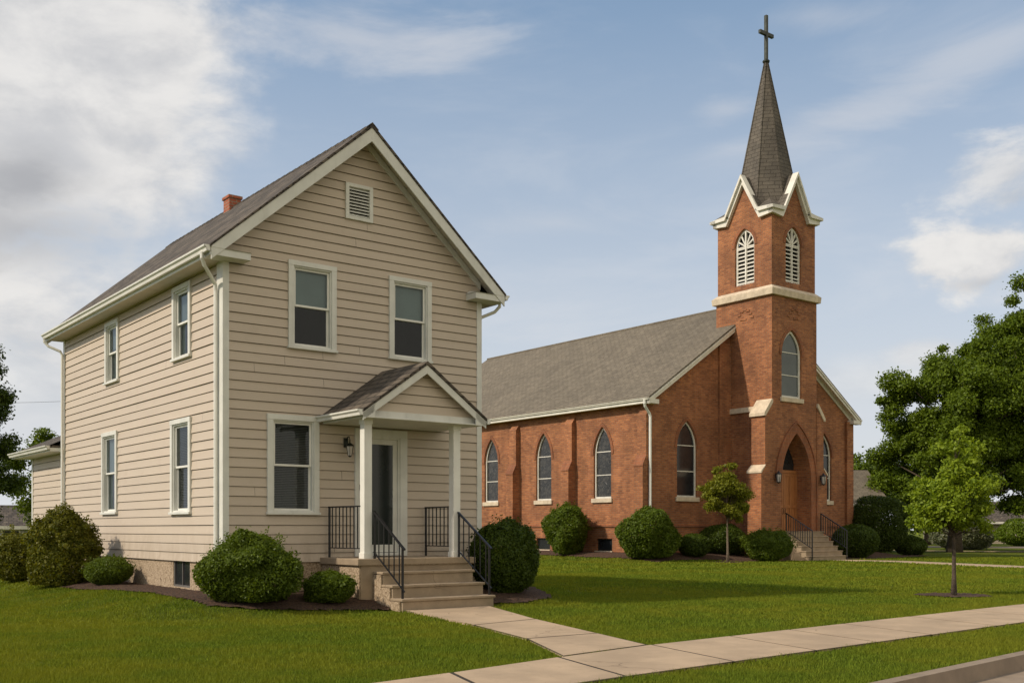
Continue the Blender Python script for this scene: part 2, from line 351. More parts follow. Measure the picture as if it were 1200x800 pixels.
def inpoly(x, y, poly):
    x = np.asarray(x); y = np.asarray(y); c = np.zeros(x.shape, bool); n = len(poly)
    for i in range(n):
        x0, y0 = poly[i]; x1, y1 = poly[(i+1) % n]
        k = (y0 > y) != (y1 > y); c ^= k & (x < (x1-x0)*(y-y0)/((y1-y0) if y1 != y0 else 1e-9)+x0)
    return c

# ------------------------------------------------------------------ ground
def struct(o): o['kind'] = 'structure'; return o
xs = np.unique(np.concatenate([np.linspace(-1200, -60, 20), np.arange(-60, -24, 3), np.arange(-24, -9, .5), np.arange(-9, 24, .16), np.arange(24, 34, .5), np.arange(34, 70, 3), np.linspace(70, 1200, 20)]))
ys = np.unique(np.concatenate([np.linspace(-600, -10, 12), np.arange(-10, 4, 2), np.arange(4, 20, .16), np.arange(20, 64, .5), np.arange(64, 120, 4), np.linspace(120, 1800, 20)]))
X, Y = np.meshgrid(xs, ys); Z = zg(X, Y)
V = np.stack([X.ravel(), Y.ravel(), Z.ravel()], 1); nx_, ny_ = len(xs), len(ys)
F = [(j*nx_+i, j*nx_+i+1, (j+1)*nx_+i+1, (j+1)*nx_+i) for j in range(ny_-1) for i in range(nx_-1)]
me = bpy.data.meshes.new('ground'); me.from_pydata(V.tolist(), [], F); me.materials.append(M['lawn']); me.polygons.foreach_set('use_smooth', [True]*len(F))
ground = struct(bpy.data.objects.new('ground', me)); COL.objects.link(ground)
def slab_quad(mb, P, h=.035, gap=.012, n=6):
    """P: four local (a,b) corners on the house frame -> a slab with a gap round it, laid on the ground"""
    c = np.mean(P, 0); q = []
    for p in P:
        d = c-p; q.append(p+d/np.linalg.norm(d)*gap*1.6)
    W4 = [np.array(wl(C0, *p)) for p in q]
    grid = []
    for j in range(n+1):
        for i in range(n+1):
            s, t_ = i/n, j/n
            p = (1-t_)*((1-s)*W4[0]+s*W4[1])+t_*((1-s)*W4[3]+s*W4[2]); grid.append((p[0], p[1], float(zg(p[0], p[1]))+h))
    fs = [(j*(n+1)+i, j*(n+1)+i+1, (j+1)*(n+1)+i+1, (j+1)*(n+1)+i) for j in range(n) for i in range(n)]
    mb.add(grid, fs)
    ring = [i for i in range(n+1)]+[j*(n+1)+n for j in range(1, n+1)]+[n*(n+1)+i for i in range(n-1, -1, -1)]+[j*(n+1) for j in range(n-1, 0, -1)]
    top = [grid[k] for k in ring]; bot = [(x, y, z-.12) for x, y, z in top]; k = len(ring)
    mb.add(top+bot, [(i, (i+1) % k, k+(i+1) % k, k+i) for i in range(k)])
# sidewalk: far edge and near edge b as functions of a
SWF = ([-14, -6, -2.3, .24, 2.02, 13.2, 45], [-11.4, -10.65, -10.2, -9.72, -9.45, -8.72, -7.0])
SWN = ([-14, -.83, 9.0, 16, 45], [-12.7, -11.46, -10.81, -10.35, -8.7])
swf = lambda a: np.interp(a, *SWF); swn = lambda a: np.interp(a, *SWN)
mb = MB(); aa = [-12., -10.2, -8.4, -6.7, -5.0, -3.4, -1.7, .06, 1.88, 3.55, 5.0, 6.5, 8.6, 10.8, 13.0, 15.2, 17.2, 19.2, 21.2, 23.2, 25.2, 27.2, 29.2, 31.2]
skew = -.9
for a0, a1 in zip(aa[:-1], aa[1:]):
    f0, f1, n0, n1 = a0+.0, a1+.0, a0-.5, a1-.5
    slab_quad(mb, np.array([[n0, swn(n0)], [n1, swn(n1)], [f1, swf(f1)], [f0, swf(f0)]]), gap=.024)
struct(mb.build('sidewalk', M['concrete']))
M['soil_shade'] = plain('soil_shade', (.035, .026, .016), .95)  # dark joint fill: soil, its colour also standing in for the groove shadow
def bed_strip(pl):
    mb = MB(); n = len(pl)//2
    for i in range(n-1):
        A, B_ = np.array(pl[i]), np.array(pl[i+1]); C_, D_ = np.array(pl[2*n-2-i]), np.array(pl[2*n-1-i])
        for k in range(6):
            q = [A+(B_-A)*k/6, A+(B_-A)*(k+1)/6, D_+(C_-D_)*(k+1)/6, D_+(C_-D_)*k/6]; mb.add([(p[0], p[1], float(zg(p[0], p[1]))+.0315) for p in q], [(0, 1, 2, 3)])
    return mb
struct(bed_strip([wl(C0, a+.0, swn(a)+.01) for a in aa]+[wl(C0, a, swf(a)-.01) for a in aa[::-1]]).build('joint_soil_shade', M['soil_shade']))
WL = np.array([(2.42, -2.56), (2.16, -3.9), (1.71, -5.76), (1.07, -7.89), (.18, -9.71)])
WR = np.array([(4.38, -2.56), (3.86, -3.8), (3.18, -5.5), (2.36, -7.93), (1.84, -9.46)])
mb = MB()
for k0, k1 in ((0, 2), (2, 3), (3, 4)): slab_quad(mb, np.array([WL[k1], WR[k1], WR[k0], WL[k0]]), gap=.024)
struct(mb.build('front_walk', M['concrete']))
struct(bed_strip([wl(C0, *p) for p in WL]+[wl(C0, *p) for p in WR[::-1]]).build('joint_soil_shade', M['soil_shade']))
# the church walk, running right from its steps, and the far walk and street
def strip(name, pts, wd, m, h, seg=1):
    """ribbon through world points with width wd along its normal"""
    P = [np.array(p, float) for p in pts]; mb = MB(); L = []; Rr = []
    dense = []
    for p, q in zip(P[:-1], P[1:]):
        k = max(1, int(np.linalg.norm(q-p)/1.0)); dense += [p+(q-p)*i/k for i in range(k)]
    dense.append(P[-1])
    for i, p in enumerate(dense):
        d = dense[min(i+1, len(dense)-1)]-dense[max(0, i-1)]; d /= np.linalg.norm(d); n = np.array([-d[1], d[0]])
        L.append(p+n*wd/2); Rr.append(p-n*wd/2)
    for i in range(len(dense)-1):
        c4 = [L[i], Rr[i], Rr[i+1], L[i+1]]; mb.add([(c[0], c[1], float(zg(c[0], c[1]))+h) for c in c4], [(0, 3, 2, 1)])
    for S_ in (L, Rr):
        for i in range(len(dense)-1):
            a_, b_ = S_[i], S_[i+1]; za, zb = float(zg(*a_)), float(zg(*b_))
            mb.quad((a_[0], a_[1], za-.1), (b_[0], b_[1], zb-.1), (b_[0], b_[1], zb+h), (a_[0], a_[1], za+h))
    return struct(mb.build(name, m))
w1 = wl(P0, 8.7, -5.2)
CW = [(16.0, 53.0), (19.0, 50.5), (22.0, 46.0), (27, 42), (36, 36)]
CW[0] = w1; CW[1] = (w1[0]+2.2, w1[1]-2.2)
strip('church_walk', CW, 1.9, M['concrete'], .03)
strip('far_walk', [(20, 92), (31, 82), (44, 73.5), (75, 52)], 1.3, M['concrete'], .03)
strip('far_street', [(10, 115), (45, 97), (90, 74), (130, 52)], 9, M['asphalt'], .02)
# curb and street along the front
ca = np.array([-30, -14, -8, -4, 0, 4, 8.36, 14, 22, 40, 80.]); cb = -13.16+.11*np.clip(ca-1.36, -12, 7)
def crv(off): return [wl(C0, a, b+off) for a, b in zip(ca, cb)]
mb = MB(); top = crv(0); back = crv(-.16); foot = crv(-.20)
for i in range(len(ca)-1):
    z0, z1 = -.255, -.44
    A, B_, C_, D_ = top[i], top[i+1], back[i+1], back[i]; E_, F_ = foot[i], foot[i+1]
    mb.quad((*A, z0), (*B_, z0), (*C_, z0), (*D_, z0)); mb.quad((*D_, z0), (*C_, z0), (*F_, z1), (*E_, z1)); mb.quad((*A, z0), (*B_, z0), (*B_, z1), (*A, z1))
struct(mb.build('curb', M['curb']))
mb = MB(); g0 = crv(-.20); g1 = crv(-.62)
for i in range(len(ca)-1): mb.quad((*g0[i], -.425), (*g0[i+1], -.425), (*g1[i+1], -.432), (*g1[i], -.432))
struct(mb.build('gutter_pan', M['curb']))
mb = MB(); g2 = crv(-9.5)
for i in range(len(ca)-1): mb.quad((*g1[i], -.428), (*g1[i+1], -.428), (*g2[i+1], -.42), (*g2[i], -.42))
struct(mb.build('street', M['asphalt']))
# mulch beds
BEDS = {'side': [(-.9, 8.0), (-1.35, 6.4), (-1.3, 4.9), (-1.05, 3.4), (-.85, 1.4), (-.95, -.2), (-.8, -1.2), (-.1, -1.8), (1.1, -2.05), (2.35, -2.3), (2.35, 0), (0, 0), (0, 8.5)]}
BEDS['right'] = [(4.55, -2.2), (5.4, -2.35), (6.6, -1.9), (6.9, -.8), (6.2, .2), (4.7, 0)]
def bedw(poly, O): return [wl(O, a, b) for a, b in poly]
BW = [bedw(BEDS['side'], C0), bedw(BEDS['right'], C0)]
def ring(cx, cy, rx, n=20, j=.12): return [(cx+rx*(1+random.uniform(-j, j))*math.cos(2*math.pi*k/n), cy+rx*(1+random.uniform(-j, j))*math.sin(2*math.pi*k/n)) for k in range(n)]
SAP = (10.16, 24.3); TR2 = (10.78, 52.8)
BW += [ring(*SAP, .8), ring(*TR2, .8), bedw([(-1.9, -2.3), (-2.1, 1), (-1.6, 12), (0, 12), (0, 0), (5.2, 0), (5.2, -2.6), (6.6, -3.4), (5.6, -4.6), (3.3, -4.2), (2.0, -2.6)], P0),
       bedw([(10.4, -3.6), (12, -5.2), (16, -4.5), (21.5, -3), (22, 1), (17.6, 2), (17.6, 0), (11, 0)], P0)]
for pl in BW:
    cx, cy = np.mean([p[0] for p in pl]), np.mean([p[1] for p in pl]); mb = MB(); n = 24
    # cover with a small grid clipped by the polygon
    x0, x1 = min(p[0] for p in pl), max(p[0] for p in pl); y0, y1 = min(p[1] for p in pl), max(p[1] for p in pl)
    st = .1 if (x1-x0) < 9 else .25
    gx = np.arange(x0, x1, st); gy = np.arange(y0, y1, st); GX, GY = np.meshgrid(gx, gy); ins = inpoly(GX+st/2, GY+st/2, pl)
    hh = lambda x, y: float(zg(x, y))+.03+.012*math.sin(x*17+y*5)*math.cos(y*13)
    idx = {}
    for j, i in zip(*np.nonzero(ins)):
        f = []
        for (dj, di) in ((0, 0), (0, 1), (1, 1), (1, 0)):
            k = (j+dj, i+di)
            if k not in idx: idx[k] = len(mb.v); px_, py_ = x0+k[1]*st, y0+k[0]*st; mb.v.append((px_, py_, hh(px_, py_)))
            f.append(idx[k])
        mb.f.append(tuple(f))
    struct(mb.build('mulch_bed', M['mulch'], smooth=True))
# grass blades
def loc_ab(x, y, O): dx = x-O[0]; dy = y-O[1]; return dx*VX[0]+dy*VX[1], dx*UX[0]+dy*UX[1]
walkpoly = [wl(C0, *p) for p in list(WL)]+[wl(C0, *p) for p in list(WR)[::-1]]
def grass_ok(x, y):
    a, b = loc_ab(x, y, C0); wob = .035*np.sin(x*9+y*4)+.03*np.sin(x*23-y*17)
    ok = ~((b < swf(a)-.02+wob) & (b > swn(a)+.02-wob)); ok &= b > (-13.16+.11*np.clip(a-1.36, -12, 7))+.02
    ok &= ~inpoly(x, y, walkpoly)
    ok &= ~((a > -.05) & (a < 6.1) & (b > -.05) & (b < 14.8)); ok &= ~((a > 2.0) & (a < 4.8) & (b > -2.6) & (b < 0))
    for pl in BW: ok &= ~inpoly(x, y, pl)
    a, b = loc_ab(x, y, P0); ok &= ~((a > -.1) & (a < 17.7) & (b > -.1) & (b < 26)); ok &= ~((a > 6) & (a < 10.8) & (b > -5.2) & (b < 0))
    cw = np.array(CW)
    for p, q in zip(cw[:-1], cw[1:]):
        d = q-p; L = np.hypot(*d); t_ = np.clip(((x-p[0])*d[0]+(y-p[1])*d[1])/L**2, 0, 1)
        ok &= np.hypot(x-p[0]-t_*d[0], y-p[1]-t_*d[1]) > .97
    return ok
parts = []
for (ya, yb, dens, wd, h) in ((6.5, 11.5, 4200, .0042, .046), (11.5, 16.5, 2600, .0058, .046), (16.5, 25, 1100, .0095, .047), (25, 40, 330, .019, .052), (40, 62, 90, .04, .07)):
    xm = .5*yb+2.0; n = int(dens*(yb-ya)*2*xm); x = rng.uniform(-xm, xm, n); y = rng.uniform(ya, yb, n)
    k = grass_ok(x, y) & (np.abs(x) < .5*y+2.0); x = x[k]; y = y[k]; n = len(x); z = zg(x, y)
    tuft = .75+.5*(np.sin(x*2.3+np.sin(y*1.7)*2)*np.sin(y*2.9+x)*.5+.5)
    hh_ = h*np.where(rng.random(n) < .02, rng.uniform(1.2, 1.9, n), rng.uniform(.5, 1.15, n))*tuft; th = rng.uniform(0, 2*math.pi, n); lean = rng.normal(0, .38, (n, 2))*hh_[:, None]
    ww = wd*rng.uniform(.7, 1.3, n)
    A = np.stack([x-np.cos(th)*ww, y-np.sin(th)*ww, z-.004], 1); B = np.stack([x+np.cos(th)*ww, y+np.sin(th)*ww, z-.004], 1)
    Cc = np.stack([x+lean[:, 0], y+lean[:, 1], z+hh_], 1); parts.append(np.stack([A, B, Cc], 1).reshape(-1, 3))
gr = npmesh('grass', np.concatenate(parts), 3, M['grass']); gr['kind'] = 'stuff'
gr['label'] = 'short mown green grass covering the lawns'

# ------------------------------------------------------------------ house
house = thing('house', 'two-storey beige clapboard house with white trim and small gabled front porch', 'house', (*C0, 0), TH)
EX = .185; ZB = .60
def siding(mb, P, zb, zt, lf, rf, openings=(), ex=EX, th=.026):
    z = zb
    while z < zt-1e-4:
        z1 = min(z+ex, zt); jt = random.uniform(-.004, .004); sj = random.uniform(0, 1)*random.choice([3.5, 6.0, 10.8]) if random.random() < .3 else -9
        br = sorted({z, z1-.014 if z1-.014 > z else z1, z1} | {q for o in openings for q in (o[2], o[3]) if z < q < z1})
        for za, zc in zip(br[:-1], br[1:]):
            mid = (za+zc)/2; segs = [(lf(za), rf(za), lf(zc), rf(zc))]
            if segs[0][1]-segs[0][0] < .01 and segs[0][3]-segs[0][2] < .01: continue
            out = []
            for (l0, r0, l1, r1) in segs:
                cuts = sorted([(o[0], o[1]) for o in openings if o[2] <= mid <= o[3]]+([(sj, sj+.005)] if l0+.1 < sj < r0-.1 and l1+.1 < sj < r1-.1 and not any(o[2] <= mid <= o[3] and o[0]-.02 < sj < o[1]+.01 for o in openings) else []))
                cl0, cl1 = l0, l1
                for (c0, c1) in cuts: out.append((cl0, c0, cl1, c0)); cl0 = cl1 = c1
                out.append((cl0, r0, cl1, r1))
            groove = mid > z1-.014 and z1 < zt
            f = lambda q: (th+jt)-(th-.004)*(q-z)/ex
            for (l0, r0, l1, r1) in out:
                if max(r0-l0, r1-l1) <= 0: continue
                o0, o1 = (-.026, -.026) if groove else (f(za), f(zc))
                mb.quad(P(l0, o0, za), P(r0, o0, za), P(r1, o1, zc), P(l1, o1, zc))
                if za == z: mb.quad(P(l0, -.026, za), P(r0, -.026, za), P(r0, o0, za), P(l0, o0, za))
        z = z1
PF = lambda s, o, z: (s, -o, z)
PS = lambda s, o, z: (-o, s, z)
PR = lambda s, o, z: (6.01+o, s, z)
PB = lambda s, o, z: (s, 10.86+o, z)
zpk = 9.40; ms = .876; hc = 3.005
lf = lambda z: max(0., hc-(zpk-z)/ms); rf = lambda z: min(6.01, hc+(zpk-z)/ms)
FW = [(1.32, 2.38, 4.83, 6.58), (3.63, 4.69, 4.84, 6.60), (.87, 1.99, 1.54, 3.51)]
SW = [(1.60, 2.62, 4.74, 6.28), (6.18, 7.20, 4.75, 6.24), (1.60, 2.72, 1.56, 3.53), (6.30, 7.46, 1.61, 3.60)]
inset = lambda o: (o[0]+.05, o[1]-.05, o[2]+.05, o[3]-.05)
DOOR = (2.95, 3.93, .66, 3.22)
mb = MB(); siding(mb, PF, ZB, 9.38, lf, rf, [inset(o) for o in FW]+[DOOR, (2.66, 3.16, 7.68, 8.30)]); mb.build('wall', M['siding'], house)
mb = MB(); siding(mb, PS, ZB, 6.60, lambda z: 0., lambda z: 10.86, [inset(o) for o in SW]); mb.build('wall', M['siding'], house)
mb = MB(); siding(mb, PR, ZB, 6.60, lambda z: 0., lambda z: 10.86); mb.build('wall', M['siding'], house)
mb = MB(); siding(mb, PB, ZB, 9.38, lf, rf); mb.build('wall', M['siding'], house)
mb = MB()
for (x, y) in ((0, 0), (6.01, 0), (0, 10.86), (6.01, 10.86)):
    sx = -1 if x == 0 else 1; sy = -1 if y == 0 else 1
    o = .036
    xa, xb = sorted((x+sx*o, x-sx*.095)); ya, yb = sorted((y+sy*o, y-sy*.0))
    mb.box(xa, xb, ya, yb, ZB-.01, 6.36)
    xa, xb = sorted((x+sx*o, x)); ya, yb = sorted((y, y-sy*(.26 if x == 0 and y == 0 else .095)))
    mb.box(xa, xb, ya, yb, ZB-.01, 6.36)
build_split(mb, 'corner_board', M['trim'], house, .006, key=lambda c: (c[0] > 3, c[1] > 5))
# frieze along the gable
mb = MB()
for sg in (-1, 1):
    a = Vector((hc+sg*0, -.045, zpk+.0)); b_ = Vector((hc+sg*3.0, -.045, zpk-ms*3.0)); dn = Vector((0, 0, -.15))
    mb.prism([a, b_, b_+dn, a+dn], (0, .05, 0))
build_split(mb, 'frieze_board', M['trim'], house)
mb = MB()
mb.box(.02, 5.99, .02, .2, -.5, ZB); mb.box(.02, .2, .2, 1.78, -.5, ZB); mb.box(.02, .2, 2.72, 10.84, -.5, ZB); mb.box(.02, .2, 1.78, 2.72, -.5, .06)
mb.box(5.81, 5.99, .2, 10.84, -.5, ZB); mb.box(.2, 5.81, 10.66, 10.84, -.5, ZB)
mb.build('foundation', M['pebble'], house)
mb = MB(); mb.box(.06, .09, 1.78, 2.72, .06, ZB); bw_ = mb.build('basement_window', M['darkpane'], house)
mb = MB()
for (y0, y1, z0, z1) in ((1.78, 1.83, .06, .6), (2.67, 2.72, .06, .6), (1.83, 2.67, .06, .10), (2.22, 2.25, .1, .6)): mb.box(.035, .075, y0, y1, z0, z1)
mb.build('frame', plain('grey_frame', (.11, .10, .09), .7), bw_)
# roof
rz = lambda a: 9.53-ms*abs(a-hc)
mb = MB(); y0, y1 = -.42, 11.2; t_ = .05; ov = 3.44
for sg in (-1, 1):
    e = hc+sg*ov
    mb.prism([(hc, y0, 9.53), (e, y0, 9.53-ms*ov), (e, y0, 9.53-ms*ov-t_*.8), (hc, y0, 9.53-t_*1.3)], (0, y1-y0, 0))
roof = mb.build('roof', M['shingle'], house)
mb = MB(); mb.box(2.80, 3.12, 6.40, 6.78, 9.0, 9.70); mb.box(2.77, 3.15, 6.37, 6.81, 9.68, 9.76); mb.build('chimney', M['chim'], roof, .01)
mb = MB()
for i in range(40):   # ridge caps
    y = y0+i*.29
    if y > y1-.3: break
    for sg in (-1, 1): mb.prism([(hc, y, 9.565), (hc+sg*.14, y, 9.565-ms*.14), (hc+sg*.14, y, 9.54-ms*.14), (hc, y, 9.54)], (0, .30, -.012))
mb.build('ridge_cap', M['shingle'], roof)
# rake boards, soffits, fascia
mb = MB(); zt = 9.53-t_*1.3
for sg in (-1, 1):
    for yy in (-.40, 11.15):
        e = hc+sg*(ov-.03); f_ = lambda x, d: (x, yy, zt-.006-ms*abs(x-hc)*1.0-d)
        mb.prism([f_(hc, 0), f_(e, -.02), f_(e, .23), f_(hc, .28)], (0, .03, 0))
build_split(mb, 'rake_board', M['trim'], house, .004)
mb = MB()
for sg in (-1, 1):   # sloping soffit under the front rake, with board joints
    n = 16
    for i in range(n):
        xa = hc+sg*(3.35*i/n); xb = hc+sg*(3.35*(i+1)/n-.012); q = lambda x: zt-.03-ms*abs(x-hc)
        mb.prism([(xa, -.37, q(xa)), (xb, -.37, q(xb)), (xb, -.37, q(xb)-.015), (xa, -.37, q(xa)-.015)], (0, .37, 0))
for sg in (0, 1):
    x0, x1 = (-.40, -.0) if sg == 0 else (6.01, 6.41); mb.box(x0, x1, -.33, 11.1, 6.355, 6.375)
build_split(mb, 'soffit', M['soffit'], house, key=lambda c: (c[0] > 3, c[1] > 2))
mb = MB()
mb.box(-.42, -.40, -.33, 11.15, 6.33, 6.47); mb.box(6.41, 6.43, -.33, 11.15, 6.33, 6.47)
build_split(mb, 'fascia', M['trim'], house, .004)
mb = MB()   # cornice returns
for (x0, x1) in ((-.42, .38), (5.63, 6.43)):
    mb.box(x0, x1, -.385, -.001, 6.335, 6.47)
    xm = x1 if x0 < 0 else x0
    mb.add([(x0-.02, -.41, 6.472), (x1+.02, -.41, 6.472), (x1+.02, 0, 6.472), (x0-.02, 0, 6.472), (x0+.06, -.05, 6.55), (x1-.1, -.05, 6.55)], [(0, 1, 5, 4), (1, 2, 5), (0, 4, 3), (2, 3, 4, 5), (0, 3, 2, 1)])
build_split(mb, 'cornice_return', M['trim'], house, .004, key=lambda c: c[0] > 3)
def gutter(mb, axis, c, s0, s1, z, sg):
    """K-style gutter. axis 'y': runs along y at x=c opening outward sg"""
    prof = [(0, 0), (0, -.11), (.07, -.11), (.085, -.06), (.12, -.03), (.125, 0), (.115, 0), (.11, -.02), (.075, -.05), (.06, -.1), (.01, -.1), (.01, 0)]
    P = [(c+sg*p, s0, z+q) if axis == 'y' else (s0, c+sg*p, z+q) for p, q in prof]
    mb.prism(P, (0, s1-s0, 0) if axis == 'y' else (s1-s0, 0, 0))
    for e in (s0, s1-.01):
        Q = [(c+sg*p, e, z+q) if axis == 'y' else (e, c+sg*p, z+q) for p, q in ((0, 0), (0, -.11), (.07, -.11), (.085, -.06), (.12, -.03), (.125, 0))]
        mb.prism(Q, (0, .01, 0) if axis == 'y' else (.01, 0, 0))
for c, sg in ((-.422, -1), (6.432, 1)):
    mb = MB(); gutter(mb, 'y', c, -.40, 11.15, 6.50, sg); mb.build('gutter', M['white'], house)
def spout(pts, r=.038, parent=house, m='white'):
    mb = MB(); mb.tube(pts, r, 8); o = mb.build('downspout', M[m], parent, smooth=False); return o
spout([(-.49, -.16, 6.41), (-.49, -.16, 6.30), (-.42, -.10, 6.18), (-.20, .10, 6.02), (-.10, .17, 5.92), (-.085, .185, 5.8), (-.085, .185, 3), (-.085, .185, .25), (-.10, .17, .12), (-.30, -.08, .02), (-.50, -.35, -.09)])
spout([(-.49, 11.0, 6.41), (-.49, 11.0, 6.30), (-.40, 10.95, 6.18), (-.14, 10.80, 6.05), (-.09, 10.78, 5.95), (-.09, 10.78, 3), (-.09, 10.78, .2)])
spout([(6.50, -.1, 6.41), (6.50, -.1, 6.30), (6.42, -.02, 6.18), (6.16, .14, 6.05), (6.10, .16, 5.92), (6.10, .16, 3), (6.10, .16, .2)])
# windows
def window(parent, P, s0, s1, z0, z1, cas=.11, shade=0.0, blinds=False, curtain=False, flip=1):
    def bx(mb, a, b, o0, o1, za, zb): mb.prism([P(a, o0, za), P(b, o0, za), P(b, o0, zb), P(a, o0, zb)], Vector(P(0, o1, 0))-Vector(P(0, o0, 0)))
    mb = MB(); op = .058
    bx(mb, s0, s0+cas, -.02, op, z0+.05, z1-cas*.9); bx(mb, s1-cas, s1, -.02, op, z0+.05, z1-cas*.9)
    bx(mb, s0-.005, s1+.005, -.02, op+.004, z1-cas*.9, z1); bx(mb, s0-.02, s1+.02, -.02, op+.03, z0, z0+.05)
    i0, i1, j0, j1 = s0+cas, s1-cas, z0+.05, z1-cas*.9
    for (a, b, c, d) in ((i0-.002, i0+.028, j0, j1), (i1-.028, i1+.002, j0, j1), (i0+.028, i1-.028, j1-.03, j1+.002), (i0+.028, i1-.028, j0-.002, j0+.035)): bx(mb, a, b, -.12, .030, c, d)
    win = mb.build('window', M['trim'], parent, .004)
    i0 += .028; i1 -= .028; j0 += .035; j1 -= .03; jm = (j0+j1)/2+.02
    mb = MB(); fw = .042
    for (c, d, o) in ((jm-.02, j1, -.015), (j0, jm+.02, -.055)):
        for (a, b, e, f) in ((i0, i0+fw, c, d), (i1-fw, i1, c, d), (i0+fw, i1-fw, d-fw, d), (i0+fw, i1-fw, c, c+fw)): bx(mb, a, b, o-.03, o, e, f)
    mb.build('sash', M['white'], win, .003)
    mb = MB()
    for (c, d, o) in ((jm-.02, j1, -.03), (j0, jm+.02, -.07)):
        q4 = [P(i0+fw, o, c+fw), P(i1-fw, o, c+fw), P(i1-fw, o, d-fw), P(i0+fw, o, d-fw)]; mb.quad(*(q4[::-1] if P is PS else q4))   # pane normals face outdoors
    mb.build('pane', M['glass'], win)
    if shade:
        mb = MB(); bx(mb, i0+.01, i1-.01, -.105, -.10, j1-(j1-j0)*shade, j1); mb.build('shade', M['shade'], win)
    if blinds:
        mb = MB(); z = j0+.02
        while z < j1: 
            mb.prism([P(i0+.01, -.10, z), P(i0+.01, -.128, z+.018), P(i0+.01, -.127, z+.021), P(i0+.01, -.099, z+.003)], Vector(P(i1-.01, 0, 0))-Vector(P(i0+.01, 0, 0))); z += .034
        mb.build('blind', M['blind'], win)
    if curtain:
        mb = MB(); n = 14; ww = (i1-i0)
        for side in (0, 1):
            for i in range(n):
                a = i0+ww*.26*i/n if side == 0 else i1-ww*.26*(i+1)/n; b = a+ww*.26/n
                mb.quad(P(a, -.14+.02*(i % 2), j0), P(b, -.14+.02*((i+1) % 2), j0), P(b, -.14+.02*((i+1) % 2), j1), P(a, -.14+.02*(i % 2), j1))
        mb.build('curtain', M['shade'], win)
    return win
window(house, PF, *FW[0], shade=.50, curtain=False)
window(house, PF, *FW[1], shade=.50, curtain=False)
window(house, PF, *FW[2], cas=.12, blinds=True)
window(house, PS, *SW[0], shade=.45, curtain=True)
window(house, PS, *SW[1], shade=.40, curtain=True)
window(house, PS, *SW[2], blinds=True)
window(house, PS, *SW[3], shade=.5, curtain=True)
# light-tight dark room shell just inside the walls so rooms read dark
mb = MB(); mb.box(.6, 5.4, .6, 10.3, .62, .66); mb.box(.5, 5.5, .5, 10.4, 3.9, 4.0); mb.box(2.9, 3.0, 1.4, 10.2, .66, 6.6); mb.box(5.7, 5.8, .1, 10.5, .66, 6.6); mb.box(.2, 5.8, 10.5, 10.6, .66, 6.6); mb.box(.15, 2.9, 3.6, 3.7, .66, 6.6); mb.box(.3, 5.8, .3, 10.5, 6.65, 6.75); mb.build('dark_room_shell', M['interior'], house)
# gable vent
mb = MB()
for (a, b, c, d) in ((2.59, 2.67, 7.62, 8.36), (3.15, 3.23, 7.62, 8.36), (2.67, 3.15, 8.29, 8.36), (2.67, 3.15, 7.62, 7.69)): mb.box(a, b, -.06, .05, c, d)
vent = mb.build('gable_vent', M['trim'], house, .004)
mb = MB()
for i in range(9):
    z = 7.70+i*.066; mb.prism([(2.67, -.045, z), (2.67, .02, z+.05), (2.67, .02, z+.06), (2.67, -.045, z+.012)], (.48, 0, 0))
mb.build('louver', M['trim'], vent)
mb = MB(); mb.box(2.6, 3.2, .06, .08, 7.6, 8.4); mb.build('backing', M['interior'], vent)
# front door
mb = MB()
for (a, b, c, d) in ((2.81, 2.99, .69, 3.18), (3.89, 4.07, .69, 3.18), (2.81, 4.07, 3.18, 3.34)): mb.box(a, b, -.055, .03, c, d)
for (a, b, c, d) in ((2.985, 3.03, .69, 3.19), (3.85, 3.895, .69, 3.19), (3.03, 3.85, 3.14, 3.19)): mb.box(a, b, -.03, .12, c, d)
mb.box(2.99, 3.89, -.08, .12, .70, .76)
door = mb.build('door', M['trim'], house, .005)
mb = MB()
for (a, b, c, d) in ((3.03, 3.13, .77, 3.14), (3.75, 3.85, .77, 3.14), (3.13, 3.75, 3.03, 3.14), (3.13, 3.75, .77, .93)): mb.box(a, b, .015, .05, c, d)
mb.build('door_frame', M['trim'], door, .004)
mb = MB(); mb.box(3.12, 3.76, .028, .034, .92, 3.04); mb.build('pane', plain('dark_door_glass', (.010, .016, .015), .12), door)
mb = MB(); mb.box(3.05, 3.08, -.02, .015, 1.72, 1.84); mb.tube([(3.065, -.03, 1.8), (3.16, -.035, 1.8)], .009, 6); mb.build('handle', M['black'], door)
mb = MB(); mb.box(2.905, 2.945, -.075, -.055, 2.06, 2.18); mb.build('doorbell', M['black'], house, .006)
# wall lantern
mb = MB(); L0 = (2.60, -.03, 3.02)
mb.prism([(2.55, -.028, 2.93), (2.65, -.028, 2.93), (2.65, -.028, 3.12), (2.55, -.028, 3.12)], (0, -.02, 0))
mb.tube([(2.60, -.04, 3.05), (2.60, -.10, 3.13), (2.60, -.17, 3.14), (2.60, -.20, 3.07), (2.60, -.20, 3.00)], .012, 8)
mb.lathe((2.60, -.20, 2.96), [(.02, .05), (.05, .03), (.085, -.01), (.088, -.02)], 8)
mb.lathe((2.60, -.20, 2.72), [(.012, 0), (.03, .015), (.045, .03)], 8)
for k in range(6): c_, s_ = math.cos(k*math.pi/3), math.sin(k*math.pi/3); mb.bar((2.60+.045*c_, -.20+.045*s_, 2.75), (2.60+.078*c_, -.20+.078*s_, 2.945), .008, .008)
lamp = mb.build('wall_lamp', M['bronze'], house)
mb = MB(); mb.lathe((2.60, -.20, 2.75), [(.04, 0), (.072, .195)], 6); mb.build('lamp_glass', M['lampglass'], lamp)
